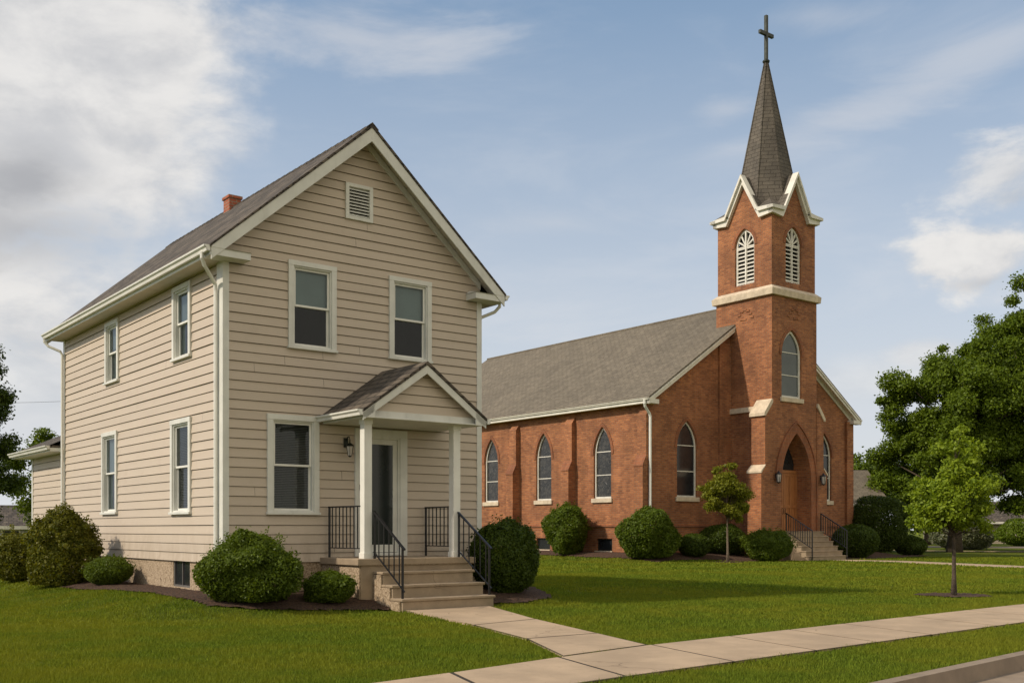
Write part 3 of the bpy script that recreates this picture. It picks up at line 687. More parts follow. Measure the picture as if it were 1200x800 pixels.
# porch
mb = MB(); mb.box(2.08, 4.72, -1.5, -.001, -.5, .55); mb.box(2.04, 4.76, -1.54, -.001, .55, .68)
porch = mb.build('porch', M['pebble'], house)
mb = MB(); mb.box(2.02, 4.78, -1.56, -.002, .56, .685); mb.build('porch_slab', M['stepc'], porch, .012)
mb = MB(); mb.box(2.11, 4.69, -1.515, -1.50, -.45, .56); mb.build('porch_face', M['stepc'], porch)
for i, z in enumerate((.44, .20, -.04)):
    b1 = -1.85-.35*i; mb = MB(); mb.box(2.40, 4.50, b1, -1.515, -.5, z-.05); mb.box(2.37, 4.53, b1-.03, -1.515, z-.05, z)
    mb.build('step', M['stepc'], porch, .012)
mb = MB(); mb.box(2.36, 2.395, -2.5, -1.52, -.5, -.095); mb.box(2.36, 2.395, -2.15, -1.52, -.095, .145); mb.box(2.36, 2.395, -1.83, -1.52, .145, .38); mb.build('step_cheek', M['pebble'], porch)
for x in (2.22, 4.30):
    mb = MB(); mb.box(x, x+.17, -1.45, -1.28, .685, 3.38); mb.box(x-.015, x+.185, -1.465, -1.265, .685, .80); mb.box(x-.015, x+.185, -1.465, -1.265, 3.28, 3.38); mb.build('post', M['white'], porch, .006)
pz = 4.56; pm = .715; pc = 3.46; pov = 1.47; yf = -1.78
mb = MB()
for sg in (-1, 1):
    e = pc+sg*pov; mb.prism([(pc, yf, pz), (e, yf, pz-pm*pov), (e, yf, pz-pm*pov-.05), (pc, yf, pz-.07)], (0, -yf-.02, 0))
mb.build('porch_roof', M['shingle'], porch)
mb = MB()
for sg in (-1, 1):
    e = pc+sg*(pov-.03); q = lambda x, d: (x, yf+.02, pz-.074-pm*abs(x-pc)-d)
    mb.prism([q(pc, 0), q(e, -.01), q(e, .14), q(pc, .17)], (0, .03, 0))
    x0, x1 = sorted((e, e-sg*.26)); mb.prism([q(x0, .0), q(x1, .0), (x1, yf+.02, 3.37), (x0, yf+.02, 3.37)], (0, .028, 0))
    # sloping inner soffit strip
    q2 = lambda x: (x, yf+.05, pz-.10-pm*abs(x-pc)); a_, b_ = q2(pc), q2(pc+sg*1.35)
    mb.prism([a_, b_, (b_[0], b_[1], b_[2]-.012), (a_[0], a_[1], a_[2]-.012)], (0, .17, 0))
mb.box(pc-1.38, pc+1.38, yf+.16, yf+.20, 3.37, 3.53)
mb.box(pc-1.40, pc+1.40, yf+.05, -.06, 3.375, 3.40)
mb.box(pc-1.40, pc-1.37, yf+.05, -.06, 3.40, 3.50); mb.box(pc+1.37, pc+1.40, yf+.05, -.06, 3.40, 3.50)
mb.build('porch_trim', M['trim'], porch, .004)
mb = MB(); PG = lambda s, o, z: (s, yf+.20-o, z)
siding(mb, PG, 3.53, 4.46, lambda z: pc-(4.46-z)/pm, lambda z: pc+(4.46-z)/pm); mb.build('porch_gable', M['siding'], porch)
mb = MB(); gutter(mb, 'y', pc-pov+.02, yf, -.03, 3.515, -1); mb.build('porch_gutter', M['white'], porch)
mb = MB(); gutter(mb, 'y', pc+pov-.02, yf, -.03, 3.515, 1); mb.build('porch_gutter', M['white'], porch)
def railing(p, q, drop, n, newel=None, parent=porch, r=.018, br=.009, foot=None):
    """handrail p->q (3d), bottom rail drop below, n balusters"""
    p = Vector(p); q = Vector(q); mb = MB(); d = q-p
    mb.bar(p, q, .045*r/.018, .028*r/.018); dv = Vector((0, 0, -drop)); mb.bar(p+dv, q+dv, .025*r/.018, .02*r/.018)
    for i in range(1, n):
        c = p+d*(i/n); mb.bar(c, c+dv, br*2, br*2)
    if newel:
        for (pt, zb_) in newel: mb.bar((pt[0], pt[1], zb_), (pt[0], pt[1], pt[2]+.0), r*1.9, r*1.9)
    return mb.build('railing', M['black'], parent)
railing((2.20, -.06, 1.70), (2.24, -1.30, 1.70), .82, 9, [((2.20, -.08, 1.70), .685)])
railing((4.52, -.06, 1.72), (4.46, -1.30, 1.72), .82, 8, [((4.52, -.08, 1.72), .685)])
railing((2.42, -1.47, 1.60), (2.46, -2.52, .87), .78, 6, [((2.46, -2.45, .92), -.04), ((2.42, -1.50, 1.58), .68)])
railing((4.40, -1.47, 1.60), (4.47, -2.52, .87), .78, 6, [((4.465, -2.45, .92), -.04), ((4.40, -1.50, 1.58), .68)])
# rear annex
mb = MB(); A0, A1, B0, B1 = .12, 5.2, 10.9, 14.75; ze = 3.42
siding(mb, lambda s, o, z: (A0-o, s, z), ZB, ze, lambda z: B0, lambda z: B1); siding(mb, lambda s, o, z: (s, B1+o, z), ZB, ze, lambda z: A0, lambda z: A1)
siding(mb, lambda s, o, z: (A1+o, s, z), ZB, ze, lambda z: B0, lambda z: B1)
annex = mb.build('annex', M['siding'], house)
mb = MB(); mb.box(A0-.036, A0+.08, B1-.09, B1+.04, ZB, ze); mb.build('corner_board', M['trim'], annex)
mb = MB(); mb.box(A0+.02, A1-.02, B0, B1-.02, -.5, ZB); mb.build('foundation', M['pebble'], annex)
o_ = .5; x0, x1, y1_ = A0-o_, A1+o_, B1+o_; zr = ze+.10; rp = (2.7, 12.6, 5.0); rq = (2.7, B0, 5.0)
mb = MB(); lo = [(x0, B0, zr), (x0, y1_, zr), (x1, y1_, zr), (x1, B0, zr)]
mb.add(lo+[rp, rq], [(0, 5, 4, 1), (1, 4, 2), (2, 4, 5, 3)]); mb.box(x0, x1, B0, y1_, zr-.06, zr-.004); mb.build('annex_roof', M['shingle'], annex)
mb = MB(); mb.box(x0+.01, x1-.01, B0+.01, y1_-.01, ze-.06, zr-.065); gutter(mb, 'y', x0+.008, B0, y1_, zr-.01, -1); mb.build('annex_eave', M['trim'], annex)

# ------------------------------------------------------------------ church
church = thing('church', 'red brick church with grey shingle roof, corner tower and pointed steeple', 'church', (*P0, 0), TH)
church['label'] = 'red brick church with grey gabled roof, pointed windows and cross-topped steeple'
def lancet(c, wd, zb, zs, za, n=10, off=0):
    """outline of a pointed window (s,z), counter-clockwise from bottom left"""
    hw = wd/2; h = za-zs; Rr = (hw*hw+h*h)/wd; hw += off; Rr += off; zb -= off if off > 0 else off
    ctr = hw-Rr; a1 = math.acos(max(-1, min(1, (-ctr)/Rr)))
    pr = [(c+ctr+Rr*math.cos(a1*i/n), zs+Rr*math.sin(a1*i/n)) for i in range(n+1)]
    pl_ = [(2*c-x, z) for x, z in pr[::-1]][1:]
    return [(c-hw, zb), (c+hw, zb)]+pr+pl_
def wall_holes(mb, P, outer, holes, depth=.28):
    loops = [[Vector((s, z, 0)) for s, z in outer]]+[[Vector((s, z, 0)) for s, z in h] for h in holes]
    flat = [p for l in loops for p in l]; tris = tessellate_polygon(loops)
    mb.add([P(p.x, 0, p.y) for p in flat], [tuple(t_) for t_ in tris])
    for h in holes:
        n = len(h)
        for i in range(n):
            a, b = h[i], h[(i+1) % n]; mb.quad(P(a[0], 0, a[1]), P(b[0], 0, b[1]), P(b[0], -depth, b[1]), P(a[0], -depth, a[1]))
def band(mb, P, o_in, o_out, inner, outer, closed=True):
    n = len(inner); rg = range(n if closed else n-1)
    for i in rg:
        j = (i+1) % n; a, b, c, d = inner[i], inner[j], outer[j], outer[i]
        mb.quad(P(a[0], o_out, a[1]), P(b[0], o_out, b[1]), P(c[0], o_out, c[1]), P(d[0], o_out, d[1]))
        mb.quad(P(a[0], o_out, a[1]), P(b[0], o_out, b[1]), P(b[0], o_in, b[1]), P(a[0], o_in, a[1]))
        mb.quad(P(d[0], o_out, d[1]), P(c[0], o_out, c[1]), P(c[0], o_in, c[1]), P(d[0], o_in, d[1]))
def church_window(parent, P, c, wd, zb, zs, za, bars=2, glass='leaded', deep=.13, hood=True, fr=.09, sill=True):
    out = lancet(c, wd-.004, zb+.002, zs, za-.004); inn = lancet(c, wd, zb, zs, za, off=-fr)
    mb = MB(); band(mb, P, -deep-.06, -deep+.03, inn, out)
    def bx(mb, a, b, o0, o1, z0, z1): mb.prism([P(a, o0, z0), P(b, o0, z0), P(b, o0, z1), P(a, o0, z1)], Vector(P(0, o1, 0))-Vector(P(0, o0, 0)))
    win = mb.build('window', M['churchwhite'], parent)
    mb = MB()
    for k in range(bars):
        z = zb+(zs-zb+.15)*(k+1)/bars if bars > 1 else zs
        bx(mb, c-wd/2+fr, c+wd/2-fr, -deep-.04, -deep+.005, z-.022, z+.022)
    build_split(mb, 'glazing_bar', M['churchwhite'], win)
    mb = MB(); mb.add([P(s, -deep-.03, z) for s, z in inn], [tuple(range(len(inn)))]); mb.build('pane', M[glass], win)
    if sill:
        mb = MB(); bx(mb, c-wd/2-.12, c+wd/2+.12, -deep, .10, zb-.24, zb+.0); mb.build('sill', M['stone'], win, .02)
    if hood:
        a = lancet(c, wd, zb, zs, za, off=.02)[1:]; b = lancet(c, wd, zb, zs, za, off=.20)[1:]
        mb = MB(); band(mb, P, -.01, .035, a[1:], b[1:], closed=False); mb.build('brick_arch', M['brick_trim'], win)
    return win
QS = lambda s, o, z: (-o, s, z)           # side wall, x=0
QF = lambda s, o, z: (s, -o, z)           # gable front, y=0
QR = lambda s, o, z: (17.55+o, s, z)
NW, NL, EV = 17.55, 25.7, 8.15; APX = 14.0; cm = (APX-EV)/(NW/2)
swin = [3.66, 8.72, 13.85, 18.95, 23.6]
fwin = [2.78, 14.78]
WD, WB, WS, WA = 1.40, 2.95, 5.35, 6.85
mb = MB()
wall_holes(mb, QS, [(0, -.6), (NL, -.6), (NL, EV), (0, EV)], [lancet(s, WD, WB, WS, WA) for s in swin]+[[(s-.62, .08), (s+.62, .08), (s+.62, .74), (s-.62, .74)] for s in (3.5, 8.75, 13.9)])
mb.build('wall', M['brick'], church)
mb = MB()
wall_holes(mb, QF, [(0, -.6), (NW, -.6), (NW, EV), (NW/2, APX), (0, EV)], [lancet(s, 1.55, 2.98, 5.6, 7.05) for s in fwin])
mb.build('wall', M['brick'], church)
mb = MB(); mb.add([(NW, 0, -.6), (NW, NL, -.6), (NW, NL, EV), (NW, 0, EV)], [(0, 1, 2, 3)]); mb.build('wall', M['brick'], church)
mb = MB(); mb.add([(0, NL, -.6), (NW, NL, -.6), (NW, NL, EV), (NW/2, NL, APX), (0, NL, EV)], [(0, 1, 2, 3, 4)]); mb.build('wall', M['brick'], church)
for s in swin: church_window(church, QS, s, WD, WB, WS, WA)
for s in fwin: church_window(church, QF, s, 1.55, 2.98, 5.6, 7.05, glass='darkpane')
for s in (3.5, 8.75, 13.9):
    mb = MB(); 
    for (a, b, c, d) in ((s-.62, s-.56, .08, .74), (s+.56, s+.62, .08, .74), (s-.56, s+.56, .68, .74), (s-.56, s+.56, .08, .14)): mb.box(.10, .16, a, b, c, d)
    bw_ = mb.build('basement_window', M['bronze'], church); mb = MB(); mb.box(.13, .15, s-.58, s+.58, .1, .72); mb.build('pane', M['darkpane'], bw_)
    mb = MB(); mb.box(-.10, .12, s-.7, s+.7, -.04, .078); mb.build('sill', M['stone'], bw_, .01)
# plinth course
mb = MB()
for (z0, z1, p) in ((1.38, 1.50, .075),):
    mb.box(-p, -.001, -p, NL, z0, z1); mb.box(0, 6.0, -p, -.001, z0, z1); mb.box(10.3, NW+p, -p, -.001, z0, z1)
mb.build('plinth_course', M['brick_trim'], church, .01)
# buttresses
for s in (.33, 6.2, 11.3, 16.4, 21.4, 25.3):
    mb = MB(); w2 = .33
    prof = [(0, -.6), (-.55, -.6), (-.55, 4.55), (-.30, 5.05), (-.30, 7.2), (0, 7.6)]
    mb.prism([(x, s-w2, z) for x, z in prof], (0, 2*w2, 0)); bt_ = mb.build('buttress', M['brick'], church)
    mb = MB(); mb.prism([(x, s-w2-.03, z) for x, z in ((-.58, 4.53), (-.58, 4.60), (-.302, 5.13), (-.302, 5.04))], (0, 2*w2+.06, 0)); mb.build('coping', M['brick_trim'], bt_)
mb = MB(); mb.box(5.25, 6.2, -.13, -.001, -.5, 11.5); mb.box(16.95, 17.6, -.16, -.001, -.5, 7.9); mb.box(10.1, 11.0, -.13, -.001, -.5, 11.5); build_split(mb, 'pilaster', M['brick'], church)
# brick corbel under the eave
mb = MB(); mb.box(-.07, -.001, .67, NL, 7.75, 8.12)
mb.build('corbel_course', M['brick_trim'], church)
# roof
ro = .5; rt = APX+.28; rl = lambda x: rt-cm*abs(x-NW/2)
mb = MB(); yA, yB = -.42, NL+.35
for sg in (-1, 1):
    e = NW/2+sg*(NW/2+ro); mb.prism([(NW/2, yA, rt), (e, yA, rl(e)), (e, yA, rl(e)-.09), (NW/2, yA, rt-.12)], (0, yB-yA, 0))
roofc = mb.build('roof', M['shingle_church'], church)
mb = MB(); mb.box(NW/2-.12, NW/2+.12, yA, yB, rt-.07, rt+.03); mb.build('ridge_cap', M['shingle_church'], roofc)
mb = MB()
for sg in (-1, 1):
    e = NW/2+sg*(NW/2+ro-.02); q = lambda x, d, y: (x, y, rl(x)-.125-d)
    mb.prism([q(NW/2, 0, yA+.02), q(e, -.02, yA+.02), q(e, .26, yA+.02), q(NW/2, .30, yA+.02)], (0, .05, 0))
    mb.prism([q(NW/2, .0, yA-.03), q(e, -.02, yA-.03), q(e, .09, yA-.03), q(NW/2, .11, yA-.03)], (0, .05, 0))
    mb.prism([q(NW/2, .20, yA+.07), q(e, .20, yA+.07), q(e, .24, yA+.07), q(NW/2, .24, yA+.07)], (0, .35, 0))
    mb.prism([q(NW/2, .16, -.06), q(NW/2+sg*NW/2, .16, -.06), q(NW/2+sg*NW/2, .42, -.06), q(NW/2, .42, -.06)], (0, .055, 0))
build_split(mb, 'rake_board', M['churchwhite'], church, key=lambda c: c[0] > NW/2)
mb = MB()
zl = rl(-ro)
mb.box(-ro+.02, 0, yA+.05, NL+.3, zl-.30, zl-.24); mb.box(-ro+.0, -ro+.03, yA, NL+.3, zl-.32, zl-.10)
mb.box(NW, NW+ro-.02, yA+.05, NL+.3, zl-.30, zl-.24); mb.box(NW+ro-.03, NW+ro, yA, NL+.3, zl-.32, zl-.10)
mb.box(-ro, .22, yA-.01, -.001, zl-.34, zl-.11); mb.box(NW-.32, NW+ro, yA-.01, -.001, zl-.34, zl-.11)
build_split(mb, 'eave', M['churchwhite'], church, key=lambda c: c[0] > NW/2)
for c, sg in ((-ro-.002, -1), (NW+ro+.002, 1)):
    mb = MB(); gutter(mb, 'y', c, yA, NL+.3, zl-.06, sg); mb.build('gutter', M['churchwhite'], church)
mb = MB(); mb.tube([(-.57, -.16, zl-.15), (-.57, -.16, zl-.35), (-.50, -.13, zl-.5), (-.15, -.10, zl-.85), (-.10, -.10, zl-1.0), (-.10, -.10, 4), (-.10, -.10, .1), (-.14, -.3, -.05), (-.2, -.7, -.2)], .075, 8)
mb.build('downspout', M['white'], church)
# ---- tower
TA0, TA1, TB0, TB1 = 6.21, 10.09, -2.92, .96; TC = (TA0+TA1)/2; TD = (TB0+TB1)/2; BZ = 13.85; TZ = 18.35
TS = lambda s, o, z: (TA0-o, s, z); TF = lambda s, o, z: (s, TB0-o, z); TRt = lambda s, o, z: (TA1+o, s, z); TBk = lambda s, o, z: (s, TB1+o, z)
mb = MB()
PA, PS_, PZ = 1.15, 3.9, 6.47
portal = lancet(8.28, 2.5, PA, PS_, PZ, n=14); tw = lancet(7.88, 1.72, 8.38, 10.7, 12.06)
wall_holes(mb, TF, [(TA0, -.6), (TA1, -.6), (TA1, BZ), (TA0, BZ)], [portal, tw], depth=.3)
n = len(portal)
for i in range(1, n):    # deep portal
    a, b = portal[i], portal[(i+1) % n]
    mb.quad(TF(a[0], -.3, a[1]), TF(b[0], -.3, b[1]), TF(b[0]*.94+8.28*.06, -.95, b[1]*.97+.03), TF(a[0]*.94+8.28*.06, -.95, a[1]*.97+.03))
for P_ in (TS, TRt): mb.quad(P_(TB0, 0, -.6), P_(TB1, 0, -.6), P_(TB1, 0, BZ), P_(TB0, 0, BZ))
mb.quad(TBk(TA0, 0, 7), TBk(TA1, 0, 7), TBk(TA1, 0, BZ), TBk(TA0, 0, BZ))
tower = mb.build('tower', M['brick'], church)
church_window(church, TF, 7.88, 1.72, 8.38, 10.7, 12.06, glass='tealpane', fr=.12)
# belfry stage (gabled faces with louvred openings)
i_ = .06; g = .06; GP = 20.25; GH = 1.12
def belfry_face(mb, P, c, lo, hi):
    outer = [(lo, BZ+.4), (hi, BZ+.4), (hi, TZ), (c+GH, TZ), (c, GP), (c-GH, TZ), (lo, TZ)]
    wall_holes(mb, P, outer, [lancet(c-.03, 1.34, 14.66, 16.75, 17.72)], depth=.25)
mb = MB()
TS2 = lambda s, o, z: (TA0+i_-o, s, z); TF2 = lambda s, o, z: (s, TB0+i_-o, z); TR2_ = lambda s, o, z: (TA1-i_+o, s, z); TB2 = lambda s, o, z: (s, TB1-i_+o, z)
belfry_face(mb, TS2, TD, TB0+i_, TB1-i_); belfry_face(mb, TR2_, TD, TB0+i_, TB1-i_); belfry_face(mb, TF2, TC, TA0+i_, TA1-i_); belfry_face(mb, TB2, TC, TA0+i_, TA1-i_)
mb.build('belfry', M['brick'], tower)
def louvre_window(P, c):
    wd, zb, zs, za = 1.34, 14.66, 16.75, 17.72
    out = lancet(c, wd-.004, zb+.002, zs, za-.004); inn = lancet(c, wd, zb, zs, za, off=-.10)
    mb = MB(); band(mb, P, -.2, -.10, inn, out)
    def bx(a, b, o0, o1, z0, z1): mb.prism([P(a, o0, z0), P(b, o0, z0), P(b, o0, z1), P(a, o0, z1)], Vector(P(0, o1, 0))-Vector(P(0, o0, 0)))
    bx(c-.045, c+.045, -.2, -.09, zb, za-.1); bx(c-wd/2+.1, c+wd/2-.1, -.2, -.10, zb, zb+.16)
    z = zb+.26
    while z < zs-.02:
        mb.prism([P(c-wd/2+.09, -.11, z), P(c-wd/2+.09, -.24, z+.10), P(c-wd/2+.09, -.24, z+.125), P(c-wd/2+.09, -.11, z+.055)], Vector(P(wd-.18, 0, 0))-Vector(P(0, 0, 0))); z += .215
    for k in range(1, 6):     # fan in the arch head
        th_ = math.pi*k/6; L = .60 if k != 3 else .8; dx, dz = math.cos(th_), math.sin(th_)
        L = min(L, (wd/2-.08)/max(.2, abs(dx))*.98)
        p0 = (c+.08*dx, zs+.02+.08*dz); p1 = (c+L*dx, zs+.02+L*dz*1.15); nn = (-dz*.028, dx*.028)
        mb.prism([P(p0[0]-nn[0], -.2, p0[1]-nn[1]), P(p1[0]-nn[0]*1.6, -.2, p1[1]-nn[1]*1.6), P(p1[0]+nn[0]*1.6, -.2, p1[1]+nn[1]*1.6), P(p0[0]+nn[0], -.2, p0[1]+nn[1])], Vector(P(0, .08, 0))-Vector(P(0, 0, 0)))
    bx(c-wd/2+.09, c+wd/2-.09, -.2, -.11, zs-.03, zs+.04)
    lw = mb.build('belfry_window', M['churchwhite'], church)
    mb = MB(); mb.add([P(s, -.26, z) for s, z in inn], [tuple(range(len(inn)))]); mb.build('backing', M['interior'], lw)
    a = lancet(c, wd, zb, zs, za, off=.02)[1:]; b = lancet(c, wd, zb, zs, za, off=.20)[1:]
    mb = MB(); band(mb, P, -.01, .03, a[1:], b[1:], closed=False); mb.build('brick_arch', M['brick_trim'], lw)
for P_, c in ((TS2, TD-.03), (TF2, TC-.03), (TR2_, TD-.03), (TB2, TC-.03)): louvre_window(P_, c)
# stone belt with sloped top
mb = MB(); q = .17
def frustum(mb, z0, z1, e0, e1):
    A = [(TA0-e0, TB0-e0, z0), (TA1+e0, TB0-e0, z0), (TA1+e0, TB1+e0, z0), (TA0-e0, TB1+e0, z0)]; B_ = [(TA0-e1, TB0-e1, z1), (TA1+e1, TB0-e1, z1), (TA1+e1, TB1+e1, z1), (TA0-e1, TB1+e1, z1)]
    mb.add(A+B_, [(3, 2, 1, 0), (4, 5, 6, 7)]+[(i, (i+1) % 4, 4+(i+1) % 4, 4+i) for i in range(4)])
frustum(mb, BZ-.05, BZ+.28, q, q+.03); frustum(mb, BZ+.282, BZ+.50, q+.02, -.05)
mb.build('belt_course', M['stone'], tower, .02)
# brick ornament on the upper shaft
mb = MB()
for P_, c in ((TS, TD-.1), (TF, TC)):
    for k, (dx, dz) in enumerate(((-.5, -.25), (-.38, -.05), (-.22, .12), (.22, .12), (.38, -.05), (.22, -.3), (0, .2), (0, -.32))):
        mb.prism([P_(c+dx-.11, .0, 13.05+dz-.04), P_(c+dx+.11, .0, 13.05+dz-.04), P_(c+dx+.11, .0, 13.05+dz+.05), P_(c+dx-.11, .0, 13.05+dz+.05)], Vector(P_(0, .04, 0))-Vector(P_(0, 0, 0)))
build_split(mb, 'brick_ornament', M['brick'], tower)
# cornice following gables
mb = MB()
def corn(P, c, lo, hi, sgn):
    for (e, dz0, dz1, o1) in ((.24, .02, .16, .32), (.14, -.19, .02, .19)):
        path = [(lo-o1, TZ+.02), (c-GH-.02, TZ+.02), (c, GP+.18), (c+GH+.02, TZ+.02), (hi+o1, TZ+.02)]
        up = [(x, z+dz1*(1.0 if i not in (1, 2, 3) else 1.5)) for i, (x, z) in enumerate(path)]; dn = [(x, z+dz0*(1.0 if i not in (1, 2, 3) else 1.5)-.01) for i, (x, z) in enumerate(path)]
        for i in range(4):
            A = [P(*p) for p in ((dn[i][0], -.08, dn[i][1]), (dn[i+1][0], -.08, dn[i+1][1]), (up[i+1][0], -.08, up[i+1][1]), (up[i][0], -.08, up[i][1]))]
            mb.prism(A, Vector(P(0, o1+sgn*.003, 0))-Vector(P(0, -.08, 0)))
corn(TS2, TD, TB0+i_, TB1-i_, 0); corn(TR2_, TD, TB0+i_, TB1-i_, 0); corn(TF2, TC, TA0+i_, TA1-i_, 1); corn(TB2, TC, TA0+i_, TA1-i_, 1)
mb.build('cornice', M['churchwhite'], tower)
# little gable roofs behind each cornice gable, corner skirts and the octagonal spire
mb = MB(); zt_ = TZ+.14
for (P_, c) in ((TS2, TD), (TR2_, TD), (TF2, TC), (TB2, TC)):
    for sg in (-1, 1):
        a, b, c_, d = P_(c, .20, GP+.36), P_(c+sg*(GH+.1), .20, TZ+.16), P_(c+sg*(GH+.1), -1.9, TZ+.16), P_(c, -1.9, GP+.36)
        mb.add([a, b, c_, d]+[(p[0], p[1], p[2]-.07) for p in (a, b, c_, d)], [(0, 1, 2, 3), (4, 5, 6, 7), (0, 1, 5, 4), (0, 3, 7, 4)])
for kx in (-1, 1):
    for ky in (-1, 1):
        qx = TC+kx*2.16; qy = TD+ky*2.16; zz_ = TZ+.17; S_ = (TC+kx*1.18, TD+ky*1.18, TZ+.95); A_ = (TC+kx*.95, qy, zz_); B_ = (qx, TD+ky*.95, zz_)
        mb.add([(qx, qy, zz_), A_, B_, S_, (TC+kx*.9, TD+ky*.9, zz_)], [(0, 1, 3), (0, 2, 3), (1, 3, 4), (2, 3, 4), (0, 1, 4, 2)])
prof = [(1.80, TZ-.05), (1.72, TZ+.75), (1.47, 20.35), (.08, 27.45)]; seg = 8; cx, cy = TC, TD; ang0 = math.pi/8
vs = [(cx+r_*math.cos(ang0+k*math.pi/4)/math.cos(math.pi/8), cy+r_*math.sin(ang0+k*math.pi/4)/math.cos(math.pi/8), z) for r_, z in prof for k in range(8)]
fs = [(i*8+k, i*8+(k+1) % 8, (i+1)*8+(k+1) % 8, (i+1)*8+k) for i in range(3) for k in range(8)]+[tuple(range(24, 32))]
mb.add(vs, fs)
for k in range(8):
    a = [(vs[i*8+k]) for i in (0, 1, 2, 3)]
    for p, q_ in zip(a[:-1], a[1:]): mb.bar(p, q_, .07, .05)
mb.build('spire', M['slate'], tower)
mb = MB(); mb.lathe((cx, cy, 27.30), [(.10, 0), (.19, .06), (.21, .14), (.13, .22), (.07, .27)], 12)
ang = 0; cr = .085
mb.box(cx-cr, cx+cr, cy-cr, cy+cr, 27.5, 30.0); mb.box(cx-.58, cx+.58, cy-cr*.95, cy+cr*.95, 28.86, 29.06)
mb.build('cross', M['bronze'], tower, .012)
# tower side ledge, corner buttresses with stone caps
mb = MB(); mb.box(TA0-.14, TA0-.001, -2.1, .0, 7.62, 7.90); mb.box(TA1+.001, TA1+.14, -2.1, 0, 7.62, 7.9); build_split(mb, 'ledge', M['stone'], tower, .015)
for sg, ax in ((-1, TA0), (1, TA1)):
    X_ = lambda d: ax+sg*d
    mb = MB(); prof = [(0, -.6), (.92, -.6), (.92, 4.25), (.60, 4.62), (.60, 7.40), (0, 8.0)]
    mb.prism([(X_(d), TB0-.03, z) for d, z in prof], (0, .92, 0)); bt_ = mb.build('buttress', M['brick'], church)
    mb = MB(); mb.prism([(X_(d), TB0-.09, z) for d, z in ((0, 8.22), (.10, 8.22), (.72, 7.45), (.72, 7.28), (.60, 7.28), (0, 8.02))], (0, 1.04, 0))
    mb.prism([(X_(d), TB0-.07, z) for d, z in ((.60, 4.70), (.96, 4.36), (.96, 4.24), (.92, 4.24), (.60, 4.62))], (0, 1.0, 0)); build_split(mb, 'coping', M['stone'], bt_, .01)
    mb = MB(); mb.box(*sorted((X_(-.0), X_(.98))), TB0-.10, TB0+.96, .55, .90); mb.build('base_stone', M['stone'], bt_, .015)
mb = MB(); mb.box(TA0, 6.97, TB0-.10, TB0-.001, .55, .9); mb.build('base_stone', M['stone'], tower, .015)
# portal surround, door, transom, lamps, steps
mb = MB(); P1 = lancet(8.28, 2.5, PA, PS_, PZ, n=14, off=.02)[1:]; P2 = lancet(8.28, 2.5, PA, PS_, PZ, n=14, off=.46)[1:]; P3 = lancet(8.28, 2.5, PA, PS_, PZ, n=14, off=.57)[1:]
band(mb, TF, -.01, .05, P1, P2, closed=False); band(mb, TF, -.01, .10, P2, P3, closed=False); mb.build('portal_arch', M['brick_trim'], tower)
yb_ = TB0+.95
mb = MB(); mb.box(6.8, 9.8, yb_, yb_+.04, PA, 6.9); mb.build('transom', M['wood'], tower)
mb = MB(); tr_ = lancet(8.28, 2.0, 4.55, 4.62, 6.15); mb.prism([(s, yb_-.03, z) for s, z in tr_], (0, .02, 0)); mb.build('transom_pane', M['darkpane'], tower)
for x0_, x1_ in ((7.12, 8.27), (8.29, 9.44)):
    mb = MB(); mb.box(x0_, x1_, yb_-.06, yb_-.001, PA+.02, 4.35)
    for (a, b) in ((x0_, x0_+.12), (x1_-.12, x1_), (x0_+.52, x0_+.63)): mb.box(a, b, yb_-.10, yb_-.061, PA+.02, 4.35)
    for z in (PA+.02, 2.45, 4.2): mb.box(x0_+.12, x0_+.52, yb_-.10, yb_-.061, z, z+.15); mb.box(x0_+.63, x1_-.12, yb_-.10, yb_-.061, z, z+.15)
    dd = mb.build('door', M['wood'], church, .008)
    hx = x1_-.08 if x0_ < 8 else x0_+.08; mb = MB(); mb.tube([(hx, yb_-.10, 2.1), (hx, yb_-.16, 2.14), (hx, yb_-.16, 2.4), (hx, yb_-.10, 2.44)], .015, 6); mb.build('handle', M['black'], dd)
mb = MB(); mb.box(6.95, 7.11, yb_-.12, yb_-.002, PA, 4.5); mb.box(9.45, 9.61, yb_-.12, yb_-.002, PA, 4.5); mb.box(7.11, 9.45, yb_-.12, yb_-.002, 4.36, 4.52); mb.build('door_frame', M['wood'], church, .01)
for x in (6.50, 10.42):
    mb = MB(); y_ = TB0-.22; z_ = 4.05
    mb.box(x-.05, x+.05, TB0-.06, TB0-.03, z_-.05, z_+.2); mb.tube([(x, TB0-.05, z_+.1), (x, y_+.05, z_+.28), (x, y_, z_+.34), (x, y_, z_+.28)], .018, 6)
    mb.lathe((x, y_, z_), [(.17, .15), (.06, .26), (.02, .30)], 6); mb.lathe((x, y_, z_-.3), [(.03, -.05), (.10, 0), (.11, .03)], 6)
    for k in range(6): c_, s_ = math.cos(k*math.pi/3), math.sin(k*math.pi/3); mb.bar((x+.10*c_, y_+.10*s_, z_-.28), (x+.15*c_, y_+.15*s_, z_+.15), .02, .02)
    lm = mb.build('wall_lamp', M['black'], church); mb = MB(); mb.lathe((x, y_, z_-.27), [(.085, 0), (.135, .41)], 6); mb.build('lamp_glass', M['lampglass'], lm)
for i in range(6):
    z = PA-.005-.26*i; y1 = TB0-.42-.30*i; mb = MB(); x0_, x1_ = 7.0, 10.25
    mb.box(x0_+.03, x1_-.03, y1+.03, TB0-.11 if i else yb_-.01, -.6, z-.055); mb.box(x0_, x1_, y1, y1+.42 if i else TB0-.105, z-.055, z); 
    if i == 0: mb.box(7.1, 9.5, TB0-.104, yb_-.12, z-.055, z)
    mb.build('step', M['stepc'], church, .012)
